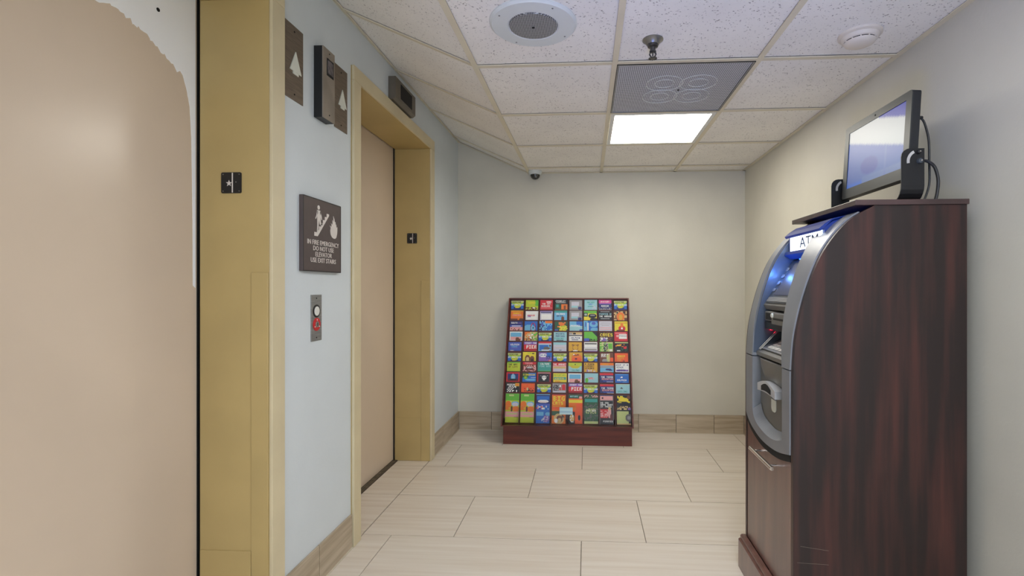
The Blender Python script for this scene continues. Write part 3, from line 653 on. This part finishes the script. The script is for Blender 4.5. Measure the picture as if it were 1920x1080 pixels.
# flat screen picture
def grid_mesh(name, arr, O, U, V, N, w_, h_, extra=0, th=.0005, cols=None):
    """arr (rows from the top, cols, 3) printed on a sheet w_ x h_; optional plain strip below; a thin slab behind"""
    R_, Cn = arr.shape[:2]; O, U, V, N = map(Vector, (O, U, V, N)); vs, fs, ink = [], [], []
    for r in range(R_+1):
        for c in range(Cn+1): vs.append(O+U*(w_*c/Cn)+V*(-h_*r/R_))
    for r in range(R_):
        for c in range(Cn):
            a = r*(Cn+1)+c; fs.append((a, a+Cn+1, a+Cn+2, a+1)); ink.append(arr[r, c])
    H_ = h_+extra; n0 = len(vs)
    for d in (0, th):
        for (a, b2) in ((0, 0), (w_, 0), (w_, -H_), (0, -H_)): vs.append(O+U*a+V*b2-N*d)
    edge_col = (.85, .85, .82)
    if extra:
        bl, br = R_*(Cn+1), R_*(Cn+1)+Cn; fs.append((bl, n0+3, n0+2, br)); ink.append(arr[-1].mean(axis=0))
    for f in ((n0, n0+4, n0+5, n0+1), (n0+1, n0+5, n0+6, n0+2), (n0+2, n0+6, n0+7, n0+3), (n0+3, n0+7, n0+4, n0), (n0+4, n0+7, n0+6, n0+5)): fs.append(f); ink.append(edge_col)
    ce = sum((vs[n0+k] for k in range(4)), Vector())/4
    me = bpy.data.meshes.new(name); me.from_pydata([v-ce for v in vs], [], fs)
    at = me.color_attributes.new('ink', 'FLOAT_COLOR', 'CORNER')
    col = np.repeat(np.array(ink, dtype=np.float32), [len(f) for f in fs], axis=0); col = np.concatenate([col, np.ones((len(col), 1), np.float32)], 1)
    at.data.foreach_set('color', col.ravel()); me.update()
    return me, ce
def lin(a): a = np.asarray(a, float)/255; return np.where(a <= .04045, a/12.92, ((a+.055)/1.055)**2.4)
gw, gh = 72, 46; A = np.zeros((gh, gw, 3))
for r in range(gh):
    for c in range(gw):
        u = c/gw; v = r/gh           # u: 0 far/left edge, 1 near edge; v: 0 top
        if v < .49*(u-.55): col = (66, 70, 180)
        elif v < .18+.46*u: col = (226-10*v, 227, 226)
        else:
            k = (v-.18-.46*u)/(.83-.46*u); col = (64-14*k+30*(1-u)*k, 100+10*k, 188-4*k)
            if ((u-.42)*.9+(v-.72)*.9)**2/.045+((u-.42)*.5-(v-.72)*.6)**2/.012 < 1: col = (42, 74, 170)
            if v > .88-.0*u and u > .3: col = (96, 128, 188)
            if abs(u-.70) < .01: col = (88, 118, 190)
            if v > .93 and u < .3: col = (40, 110, 215)
        A[r, c] = lin(col)
for _ in range(1): A[1:-1, 1:-1] = (A[1:-1, 1:-1]+A[:-2, 1:-1]+A[2:, 1:-1]+A[1:-1, :-2]+A[1:-1, 2:])/5
sw, shh = my1-my0-.060, mh-.068
me, ce = grid_mesh('screen', A, MO+Y*(my1-.030)+MU*(mh-.028)+MN*.0012, -Y, MU, MN, sw, shh)
me.materials.append(M['screen']); o = bpy.data.objects.new('screen', me); C.objects.link(o); o.parent = t; o.location = ce-wloc(t)
# U bracket
def bracket():
    bw0, bw1, y0, y1, z0, zt, th = 1.047, 1.121, 1.706, 2.178, 1.4775, 1.655, .0035
    # flat U profile swept: sides, bends, base
    P = [(y0, zt-.03)]; r = .055
    P += [(y0, z0+r)]+[(y0+r-r*math.cos(math.radians(a)), z0+r-r*math.sin(math.radians(a))) for a in range(15, 91, 15)]
    P += [(y1-r+r*math.sin(math.radians(a)), z0+r-r*math.cos(math.radians(a))) for a in range(0, 91, 15)]+[(y1, zt-.03)]
    n = len(P); I = []
    for i, (a, b2) in enumerate(P):
        p, q = P[max(i-1, 0)], P[min(i+1, n-1)]; d = Vector((q[0]-p[0], q[1]-p[1])).normalized(); I.append((a-d.y*th, b2+d.x*th))
    b = bmesh.new(); prism(b, P+I[::-1], (0, 0, 0), Y, Z, X, bw0, bw1)
    obj('bracket_base', b, M['blackm'], t)
    for nm, ya, sg in (('bracket_arm', y0, 1), ('bracket_arm', y1-th, 1)):
        pl = [(bw0, zt-.0302), (bw1, zt-.0302), (bw1, zt)]+[(bw0+.028-.028*math.sin(math.radians(a)), zt-.028+.028*math.cos(math.radians(a))) for a in (0, 22, 45, 67, 90)]
        obj(nm, prism(bmesh.new(), pl, (0, ya, 0), X, Z, Y, 0, th), M['blackm'], t)
    slotm = mat('slot_showthrough', (190, 186, 178), .6, var=.05)
    for ya, s_ in ((y0, -1), (y1-th, -1)):
        cxx, cz = 1.104, 1.612; R1, R2 = .040, .031
        a1 = [(cxx-R1*math.cos(math.radians(a)), cz+R1*math.sin(math.radians(a))) for a in range(-10, 66, 8)]
        a2 = [(cxx-R2*math.cos(math.radians(a)), cz+R2*math.sin(math.radians(a))) for a in range(-10, 66, 8)]
        obj('tilt_slot', strip(bmesh.new(), a1, a2, (0, ya, 0), X, Z, Y, -.0006, 0), slotm, t)
        for (px_, pz_, rr_) in ((cxx-.004, cz+.030, .007), (cxx, cz, .009)):
            if ya < 1.8 or rr_ > .008:
                shade(obj('clamp_knob', lathe(bmesh.new(), [(rr_, .0), (rr_, .007), (rr_*.8, .010), (rr_*.45, .011)], (px_, ya, pz_), 16, 'y', -1), M['blackm'] if rr_ < .008 else M['dgrey'], t), 40)
                obj('bolt', lathe(bmesh.new(), [(rr_*.35, .011), (rr_*.3, .014)], (px_, ya, pz_), 8, 'y', -1), M['chrome'], t)
bracket()
t = thing('power_cable', 'black cable looping from the monitor back, outer of the two', 'cable', (1.16, 1.74, 1.477), 'black cables behind the monitor')
obj('cord', tube(bmesh.new(), smoothpts([(1.132, 1.742, 1.768), (1.142, 1.738, 1.748), (1.150, 1.73, 1.69), (1.152, 1.73, 1.62), (1.155, 1.735, 1.54), (1.140, 1.74, 1.482)], 8), .0035), M['blackm'], t)
obj('cord_plug', lathe(bmesh.new(), [(.006, 0), (.006, .012), (.004, .014)], (1.1245, 1.742, 1.768), 10, 'x'), M['blackm'], t)
t = thing('video_cable', 'thicker black cable curling down behind the monitor bracket', 'cable', (1.15, 1.72, 1.477), 'black cables behind the monitor')
obj('cord', tube(bmesh.new(), smoothpts([(1.122, 1.730, 1.617), (1.135, 1.715, 1.614), (1.152, 1.705, 1.592), (1.160, 1.70, 1.55), (1.158, 1.70, 1.51), (1.152, 1.70, 1.482)], 8), .005), M['blackm'], t)
obj('cord_plug', bx(1.116, 1.128, 1.724, 1.738, 1.610, 1.624, bev=.002), M['blackm'], t)

# ================================================================ BROCHURE RACK
RX0, RX1 = -.648, .346; KS = .27/.96
def ysl(z): return 3.71+(z-.14)*KS
t = thing('brochure_rack', 'cherry wood tiered brochure rack leaning back against the far wall', 'rack', (-.15, 3.9, 0))
obj('plinth', bx(RX0+.012, RX1-.006, 3.722, 4.05, .0005, .140, bev=.002), M['rackwood'], t)
sp_ = [(3.700, .141), (3.700, .150), (ysl(1.108)-.012, 1.108), (4.066, 1.108), (4.066, .141)]
for x0 in (RX0-.003, RX1-.005): obj('side_panel', prism(bmesh.new(), sp_, (x0, 0, 0), Y, Z, X, 0, .010), M['rackwood'], t)
obj('bottom_board', bx(RX0+.008, RX1-.006, 3.700, 4.064, .1415, .150), M['rackwood'], t)
obj('back_board', bx(RX0+.008, RX1-.006, 4.056, 4.065, .151, 1.105), M['rackwood'], t)
obj('top_board', bx(RX0+.008, RX1-.006, ysl(1.1)-.010, 4.055, 1.1005, 1.108), M['rackwood'], t)
ROWT = [1.094, 1.006, .925, .842, .763, .684, .608, .530, .452, .376]   # top edge of the brochures of each row
LX, RXI = RX0+.008, RX1-.006; PITCH = (RXI-LX)/8
LEAN = math.radians(6)
BU = Vector((0, math.sin(LEAN), math.cos(LEAN))); BN = Vector((0, -math.cos(LEAN), math.sin(LEAN)))
BH = .228
def row_origin(i):                    # top edge line of the brochure sheets of a row
    zt = ROWT[i]; return Vector((0, ysl(zt)+.002, zt))
for i in range(10):
    o_ = row_origin(i); bot = o_-BU*BH
    # back riser board of the tier (shows as a brown line above the sheets)
    tp = o_+BU*.008-BN*.0055
    if i: 
        vsp = [(tp.y, tp.z), (tp.y+.003, tp.z), (tp.y+.003-math.sin(LEAN)*.20, tp.z-.196), (tp.y-math.sin(LEAN)*.20, tp.z-.196)]
        obj('riser_board', prism(bmesh.new(), vsp, (0, 0, 0), Y, Z, X, LX+.0005, RXI-.0005), M['rackdark'], t)
    if i == 0: obj('riser_board', bx(LX+.0005, RXI-.0005, tp.y+.004, tp.y+.007, .88, 1.0995), M['rackdark'], t)
for k in range(1, 8):
    x_ = LX+k*PITCH
    pl = [(ysl(.17)+.004, .152), (ysl(1.09)-.002, 1.0995), (ysl(1.09)+.03, 1.0995), (ysl(.17)+.036, .152)]
    obj('divider', prism(bmesh.new(), pl, (x_-.002, 0, 0), Y, Z, X, 0, .004), M['rackdark'], t)
aw = bmesh.new(); box(aw, LX+.001, RXI-.001, 3.7005, 3.7025, .1505, .298)
obj('acrylic_lip', aw, M['acrylic'], t)
me, ce = grid_mesh('label_card', lin(np.tile(np.array([[[170, 205, 215]], [[190, 220, 226]], [[160, 196, 214]], [[186, 214, 220]]]), (1, 6, 1))), (-.205, 3.7002, .292), X, Z, -Y, .100, .054)
me.materials.append(M['print']); o = bpy.data.objects.new('label_card', me); C.objects.link(o); o.parent = t; o.location = ce-wloc(t)
o['label'] = 'small pale blue card on the acrylic lip'

FONT = {}
_f = 'A75755 B65656 C34443 D65556 E74647 F74644 G34553 H55755 I72227 J11152 K55655 L44447 M57755 N57775 O75557 P75744 Q75571 R75655 S74717 T72222 U55557 V55552 W55775 X55255 Y55222 Z71247'
for w_ in _f.split(): FONT[w_[0]] = [int(c) for c in w_[1:]]
FONT[' '] = [0]*5; FONT["'"] = [2, 2, 0, 0, 0]
CO = dict(k=(18, 18, 22), w=(232, 232, 228), r=(204, 36, 46), o=(226, 118, 34), y=(226, 206, 48), g=(98, 178, 52), b=(40, 104, 190), n=(36, 44, 106), p=(128, 96, 176), m=(206, 48, 132), t=(60, 150, 140), s=(108, 176, 214), c=(150, 196, 204), l=(182, 196, 44), e=(150, 146, 146), v=(196, 194, 206), u=(112, 62, 34), a=(206, 176, 118), d=(92, 30, 34), G=(40, 84, 52), O=(232, 90, 34), P=(226, 160, 158), B=(70, 90, 180), Y=(214, 164, 40), T=(190, 200, 130), E=(96, 92, 90))
def paint(spec, W_=40, H_=30):
    ops = spec.split(';'); A = np.zeros((H_, W_, 3)); A[:] = CO[ops[0]]
    for q in ops[1:]:
        f = q.split(','); k = f[0][0]; col = CO[f[0][1]]
        if k == 'R': x0, y0, x1, y1 = map(int, f[1:5]); A[y0:y1, x0:x1] = col
        elif k in 'EQ':
            cx, cy, rx, ry = map(float, f[1:5]); yy, xx = np.mgrid[0:H_, 0:W_]
            mk = (((xx-cx)/rx)**2+((yy-cy)/ry)**2) < 1
            if k == 'Q': mk &= (((xx-cx)/(rx-1.6))**2+((yy-cy)/(ry-1.6))**2) > 1
            A[mk] = col
        elif k == 'D':   # diagonal half plane above line from (x0,y0) to (x1,y1)
            x0, y0, x1, y1 = map(float, f[1:5]); yy, xx = np.mgrid[0:H_, 0:W_]; A[(xx-x0)*(y1-y0)-(yy-y0)*(x1-x0) > 0] = col
        elif k == 'N':   # photo-like mottling inside a rectangle
            x0, y0, x1, y1 = map(int, f[1:5]); sz = int(f[5]) if len(f) > 5 else 3; rs = np.random.RandomState(x0*7+y1*13+len(spec))
            g_ = rs.rand((y1-y0)//sz+2, (x1-x0)//sz+2) > .55; g_ = np.kron(g_, np.ones((sz, sz))).astype(bool)[:y1-y0, :x1-x0]
            sub = A[y0:y1, x0:x1]; g_ = g_[:sub.shape[0], :sub.shape[1]]; sub[g_] = np.array(col)
        elif k == 'T':   # text: x,y,scale,string
            x, y_, s_ = int(f[1]), int(f[2]), int(f[3])
            for ch in f[4]:
                for r, bits in enumerate(FONT[ch]):
                    for c in range(3):
                        if bits & (4 >> c): A[y_+r*s_:y_+(r+1)*s_, x+c*s_:x+(c+1)*s_] = col
                x += 4*s_
    rs = np.random.RandomState(len(spec)); A = np.clip(A*(1+.05*(rs.rand(H_, W_, 1)-.5)), 0, 255)
    return lin(A)
AM = 'n;RT,0,0,40,5;Rl,1,5,39,8;Rb,0,8,40,20;Dn,0,0,0,0;Rg,4,8,36,12;El,20,14,11,8;Tw,1,10,1,ATTRACTIONS;Tk,4,2,1,VISITOR;Ty,14,18,1,MAP;Rn,0,25,40,30;Rb,0,20,8,25;Rb,32,20,40,25'
AMD = 'green and blue attractions map with yellow lettering'
SUN = 'w;Rs,3,3,37,26;RP,3,16,37,26;Eu,24,24,6,7;Ru,20,22,34,28'; SUND = 'white framed seaside picture'
PIE = 'r;Rp,0,0,40,9;Tw,4,2,1,VISIT THE;Tw,8,11,2,PIER;Rd,0,24,40,26'; PIED = 'lavender and red seaside'
ADV = 'n;Rr,0,0,40,6;Rn,0,6,40,30;Tw,4,9,1,THE TERROR;TP,6,15,1,ADVENTURE;RB,10,22,40,24;Rw,20,25,40,26'; ADVD = 'red and navy adventure'
GRY = 'e;Rv,6,6,30,18;Rc,6,18,26,24;En,32,25,6,5;Re,0,0,40,3'; GRYD = 'pale grey photo'
SPEC = [
 [(AMD, AM), ('plain lime green', 'l;Rg,30,0,40,18;Ty,8,6,1,SUMMER;Nu,0,22,40,30;Rw,22,23,30,26'), ('red with white lettering', 'r;Tw,20,4,1,SAND;Tw,6,10,1,THE BAY;Tw,4,17,1,MUSEUMS;RP,2,25,38,26'), ('black with white title and orange picture', 'k;Tw,2,2,1,CRINKLEY;Rw,4,9,34,10;RG,0,13,18,30;Rt,4,15,12,24;Ro,20,14,40,30;Ru,28,18,34,30'), (GRYD, GRY), ('pale blue with teal script', 'c;Tt,8,6,1,ANCHOR;Tb,14,12,1,BAY;Nv,24,18,40,30;Rt,10,20,28,22'), ('magenta and navy', 'm;Tw,6,4,1,MYSTERY;Rn,0,11,40,30;Rp,2,11,38,14;Tw,8,17,1,MUSEUM;Ne,0,24,40,30,2'), (AMD, AM)],
 [('orange with a dark skyline', 'o;RY,0,0,40,3;Ty,8,6,1,SUNSET;TP,6,12,1,CRUISES;Eu,33,28,7,5;Ru,0,25,22,30'), ('white with red script', 'w;Tr,6,11,1,HARBOR;Tp,5,14,1,INN;Rv,0,26,40,30'), ('white with a navy top band', 'v;Rn,2,3,36,6;Rp,0,0,40,2;Rw,4,10,36,26'), ('sea blue', 's;Rt,0,0,40,6;Tw,6,8,1,ISLANDS;Tn,8,14,1,WATER;Eu,26,26,5,9'), (GRYD, GRY), ('green and yellow car photo', 'y;Rg,0,0,40,8;RG,0,6,12,18;Tw,2,9,1,GO;Ek,26,15,13,7;Re,20,12,34,15;Ek,30,26,12,5'), ('dark green with pale lettering', 'k;Re,6,1,34,3;Tc,2,7,1,PIRATES OF;Tw,2,14,1,THE HARBOR;Rw,6,23,34,24'), ('orange wildlife photo', 'a;Nu,0,0,40,30,4;Eo,20,16,12,14;EY,20,18,6,9;Ek,10,4,3,3;Ek,31,4,3,3')],
 [('blue with white title over a dusk beach', 'B;Rn,0,0,40,12;Tw,4,3,1,SOUTH;Rp,24,5,36,7;Rw,6,14,34,16;RP,0,18,40,30;Nu,4,22,30,28'), ('blue with a red arch', 'b;Es,14,24,20,14;Rb,0,0,40,8;Qn,26,22,9,16;Qr,26,20,7,16;Ek,26,20,2,3'), ('blue butterfly with an orange band', 's;Ro,18,0,40,7;Nn,0,0,18,30,4;Nb,16,9,40,30,4;Eb,30,20,5,7;RB,6,4,12,16'), ('green and orange fish', 'G;No,8,2,34,18,4;El,28,20,10,9;Eo,22,8,8,5;Ny,14,14,40,30,3;RB,0,24,10,30'), ('turquoise with white lettering', 's;Eb,36,4,16,12;Rc,0,14,40,30;Tw,3,11,1,PARASAIL;Ec,24,26,14,8;EB,36,29,7,6'), ('bright blue wide', 'b;Rs,0,0,12,30;RB,4,4,7,18;Rw,11,6,14,30;Es,28,10,12,9;EB,28,7,6,5;Es,30,26,11,6'), ('pale lavender with pink lines', 'v;Re,6,5,34,6;Re,4,9,36,10;Re,8,13,32,14;RP,3,19,37,21;RP,3,24,37,26'), ('yellow with a red crab', 'y;RY,2,3,38,7;Er,22,22,11,10;Eo,22,12,5,7;Ru,6,26,38,30;Ew,22,21,3,3;Ey,34,28,4,4')],
 [(SUND, SUN), ('tan foliage', 'a;No,0,0,16,30,4;Ng,22,2,40,30,4;Nw,12,6,30,22,3;Nu,2,18,26,28,2'), (AMD, AM), ('pale teal with navy lettering', 'c;Tn,6,3,1,PRIVATE;Tn,6,10,1,PARTIES;Tt,3,17,1,FISHING;Rk,8,24,30,26'), ('grey and white striped', 'w;Ra,0,0,40,7;Re,0,2,10,7;Ek,16,4,5,3;RE,0,8,40,12;Tn,6,15,1,DOLPHIN;Rn,8,22,28,24'), ('bright green and blue', 'g;Dk,24,0,40,16;Dg,60,0,40,30;RB,0,20,16,30;Nk,16,22,40,30,2;Rg,18,4,24,10'), ('dark with yellow lettering', 'u;Nk,0,0,40,30,3;Ty,2,3,2,CAVES;Nw,2,16,26,28,2;Ep,12,22,8,5;Ew,7,20,3,3'), ('red with a white label', 'r;RP,3,3,36,5;Rw,14,7,38,21;Te,15,10,1,PARADE;EP,9,12,4,4')],
 [('royal blue', 'B;Tw,6,5,1,DOLPHIN;Ts,8,11,1,TOURS;Tw,6,24,1,BAY;Rp,8,18,28,19'), (PIED, PIE), ('red topped seaside', 's;Rr,0,0,40,5;Rv,0,5,40,9;Rb,3,10,30,26;EE,24,20,9,6;Nu,30,9,38,28;Rw,10,24,34,27'), ('plain pale lavender', 'v;Rc,0,0,40,8;RE,18,23,25,25;Ra,6,16,34,17'), ('golden yellow with a crossed emblem', 'Y;Qu,20,16,9,9;Eu,12,8,3,2;Eu,28,8,3,2;Ew,20,25,7,2;EY,20,16,6,6;Eu,10,27,3,2;Eu,30,27,3,2'), ('white with a grey stripe', 'w;RE,2,3,38,7;Rv,0,16,40,18;Re,2,20,38,25;Rp,0,26,40,30'), ('grey tree and green', 'T;Ng,0,0,18,30,3;Rg,26,4,38,20;Ne,12,2,26,26,2;Nk,12,6,24,28,2;Rw,30,22,38,27'), ('orange market stall', 'k;RT,0,0,40,3;No,2,6,36,14,3;RY,6,7,18,12;NG,18,16,38,28,3;Er,30,16,5,4;Rw,6,24,16,27')],
 [(AMD, AM), ('yellow with two brown figures', 'y;El,20,3,8,2;Ek,31,4,4,2;Eu,14,20,8,12;Ea,14,22,5,8;Eu,28,21,7,10;Ek,28,24,3,5'), ('violet with a white cloud', 'p;Rb,24,0,40,14;Ew,13,8,12,6;TB,4,6,1,SPLASH;Er,34,25,6,4;Tw,31,23,1,GO;Rn,0,27,30,30;Nn,22,10,34,20,2'), (AMD, AM), ('orange goldfish', 'Y;Eo,22,16,16,12;EO,22,22,16,8;Nk,14,6,30,10,2;Ed,20,19,4,3;Rw,12,5,16,8'), (AMD, AM), ('brown and red art', 'u;Tw,4,3,2,ART;RT,20,6,26,30;Ra,26,2,30,30;RO,31,14,40,30;Ee,14,24,8,7'), ('bright orange', 'O;Ty,8,6,1,WONDER;TY,8,12,1,WORKS;TY,8,18,1,FUN;Nu,24,22,40,30,3')],
 [('yellow green with black lettering', 'l;Rg,0,0,40,3;Tk,4,5,1,THE WAY;Tu,5,12,1,OF LIFE;Ta,4,22,1,'), ('red and brown train', 'u;Rr,0,0,40,7;TP,6,1,1,TRAINS;NP,0,9,40,30,3;Ee,20,17,10,5;Rd,8,18,32,23;Rw,14,16,26,18'), ('teal culture', 't;Tw,8,3,1,CULTURE;Tc,6,10,1,FINE ARTS;Rg,2,26,38,28'), ('red and tan market', 'P;Rr,0,0,40,9;Tw,1,3,1,THE MARKET;Ra,2,12,38,18;Rv,2,18,38,28'), ('lime and sky blue', 'c;Rl,0,0,40,10;El,20,9,15,8;TY,4,10,1,FANTASY;Tt,10,20,1,ISLAND;Ek,20,5,2,2'), ('yellow with bold black lettering', 'Y;Tk,3,2,1,A ROMAN;Tk,3,8,1,LIBRARY;Tk,3,14,1,LEGENDS;Nv,6,21,34,30,2;Rp,8,20,11,27'), ('orange and blue lagoon', 's;Ro,0,0,40,8;TY,6,2,1,GATOR;Re,0,10,40,14;En,24,19,9,3;Rn,26,20,36,23;RP,8,26,34,30'), ('white with purple lettering', 'w;Tn,2,3,1,KEEP IT A;Tn,4,10,1,RIVER;Rp,2,19,38,24;Tn,6,18,1,HAPPEN;RB,0,26,20,30')],
 [('red framed navy sailing ship', 'r;Rn,4,4,36,26;Rd,4,20,36,26;Es,20,14,7,9;Rv,19,4,21,20;Ek,20,21,10,3'), ('blue and green eco', 'b;RG,0,0,18,14;Ty,2,3,1,ECOMUSEUM;Eg,9,14,6,5;EY,9,13,2,3;Es,24,20,16,3;Ew,32,14,8,1'), ('dark red framed skull', 'd;RP,2,0,38,2;Rr,0,0,2,30;Rr,38,0,40,30;Rk,5,4,35,27;Ew,20,14,7,6;Ek,17,13,2,2;Ek,23,13,2,2;Rw,17,19,23,23;Ew,10,9,2,1;Ew,30,9,2,1'), ('yellow with green and blue lettering', 'y;Tg,2,3,1,ADVENTURE;Rt,2,11,38,19;Ty,5,13,1,WINTERS;To,6,22,1,PARK'), (SUND, SUN), ('pale teal with red script', 'c;Eg,6,20,5,7;Tr,9,12,1,CAFE;TP,14,13,1,CAFE;Rt,0,27,40,30'), (ADVD, ADV), ('blue with a white dolphin', 'b;Ew,19,9,3,2;Rw,15,11,22,12;Tw,6,16,1,DOLPHIN;Rs,2,2,38,3;Rs,22,24,34,25')],
 [('black and white photo with orange corner', 'k;Nw,4,8,34,26,3;Tw,4,2,1,MUSEUM;RY,28,0,40,9;Eo,34,4,4,3;Re,8,10,20,18'), ('orange red with dark figures', 'O;To,5,4,1,THE WILD;Nu,6,14,38,24,3;Nk,20,16,36,24,2;Ea,18,16,3,5'), (AMD, AM), ('grey and red collage', 'e;Nk,2,4,20,22,2;Rr,28,4,38,20;Nr,20,2,38,20,3;Ew,22,8,3,4;Tk,4,10,1,CRABS;Rv,2,22,38,27'), (PIED, PIE), (AMD, AM), (ADVD, ADV), ('pale teal with a tiny boat', 'c;EE,16,12,4,2;Rk,15,9,17,12;Tt,5,19,1,SAILING;RT,2,1,38,2')],
]
LIME = 'l;Rg,0,0,40,22;RT,10,3,24,8;RT,6,24,18,30;El,30,30,9,6;Eo,8,34,9,11;Es,28,32,11,8;Ev,28,34,9,7;Eo,30,48,10,9;Ro,0,42,14,52;EY,14,46,6,4;Ed,18,48,3,9;RP,0,57,40,74;RT,4,62,36,66;Rl,0,74,40,92;Rk,0,0,0,0;Rk,26,74,38,75'
FULL = [('lime and orange fruit', LIME), ('lime and orange fruit', LIME),
 ('deep blue boat', 'b;Rs,0,0,40,2;Rn,0,2,40,30;Rb,2,6,38,18;Ew,20,22,16,5;Er,20,24,12,1;Nr,0,38,20,48,4;RB,0,30,40,38;Nw,4,36,36,48,3;Rb,0,50,40,92;Rs,2,56,22,68;Ep,30,76,9,12;Es,34,62,8,6;Nv,16,70,36,88,3'),
 ('orange big cats with a lion', 'o;Rr,0,0,40,2;Ty,4,5,3,BIG;Ty,2,22,2,CATS;RY,4,36,36,38;RO,0,38,40,48;RG,0,52,22,66;Ea,20,76,15,17;Eu,22,76,9,11;Ew,12,82,5,7;Nk,26,64,36,74,2;Ea,22,80,5,7'),
 ('green and orange bird', 'O;RG,0,0,40,12;Tc,4,3,1,NATURE;EP,34,8,5,4;Ry,0,16,40,26;Ro,0,28,22,50;Rk,0,54,18,92;EY,9,74,7,12;Nw,4,64,14,88,2;Ek,30,72,4,9;Rc,24,34,28,50;RO,22,30,40,60'),
 ('dark green forest', 'G;NP,0,2,40,9,2;Rt,2,14,38,24;NE,0,28,40,92,4;NT,4,44,34,60,2;Tw,6,48,1,THE SEA;NG,0,60,40,84,3;RT,0,84,40,92'),
 ('dark with a figure and white lettering', 'E;Rn,0,0,40,2;RP,2,3,38,16;Ek,8,9,3,3;Rk,2,19,38,92;Tw,3,22,1,DO YOU;Tw,3,28,1,HAVE WHAT;Tw,3,34,1,IT TAKES;Rr,2,44,24,72;NP,2,46,24,70,3;EP,28,54,5,18;Ea,28,42,4,5;Ed,33,70,4,12;Tw,10,80,1,PIRATES'),
 ('yellow and tan wheel', 'k;Ny,2,2,38,24,4;Ry,6,8,34,20;Eu,34,6,5,6;Na,2,34,38,46,3;RT,0,50,34,92;Ra,0,88,40,92;EE,34,70,10,12;Ee,34,70,5,6;Ep,36,42,5,4')]
ORD = ['top', 'second', 'third', 'fourth', 'fifth', 'sixth', 'seventh', 'eighth', 'ninth', 'bottom']
POS = ['leftmost', 'second from left', 'third from left', 'fourth from left', 'fourth from right', 'third from right', 'second from right', 'rightmost']
rj = random.Random(11)
def brochure(desc, spec, i, k):
    full = i == 9; o_ = row_origin(i); bw = .106
    x0 = LX+k*PITCH+(PITCH-bw)/2+rj.uniform(-.004, .004)
    if spec == AM: drop = .008
    else: drop = rj.uniform(-.002, .003)
    if full: drop = rj.uniform(-.002, .002)+.004
    if (i, k) == (2, 5): bw = .116; drop = -.003; x0 = LX+k*PITCH+(PITCH-bw)/2
    Hn = 92 if full else 30; h_ = (.219 if full else .078)
    A = paint(spec, 40, Hn)
    O = Vector((x0, o_.y, o_.z))-BU*drop
    me, ce = grid_mesh('brochure', A, O, X, BU, BN, bw, h_, 0 if full else .215-h_, th=.0035)
    me.materials.append(M['print'])
    o = bpy.data.objects.new('brochure', me); C.objects.link(o); o.location = ce
    body = f'{desc} brochure, {ORD[i]} row, {POS[k]}'
    tag(o, body, 'brochure', 'brochures in the wooden rack')
for i in range(9):
    for k in range(8): brochure(*SPEC[i][k], i, k)
for k in range(8): brochure(*FULL[k], 9, k)

# the rack narrows slightly towards its top
def taper(o, ox):
    for v in o.data.vertices:
        wz = v.co.z+o.location.z; wx = v.co.x+o.location.x+ox
        f = 1-.034*max(0, wz-.15)/.95; nx = -.151+(wx+.151)*f+.004*max(0, wz-.15)
        v.co.x = nx-o.location.x-ox
for o in list(bpy.data.objects):
    if o.type == 'MESH' and o.parent and o.parent.name == 'brochure_rack': taper(o, o.parent.location.x)
    elif o.name.startswith('brochure') and o.type == 'MESH' and not o.parent: taper(o, 0)
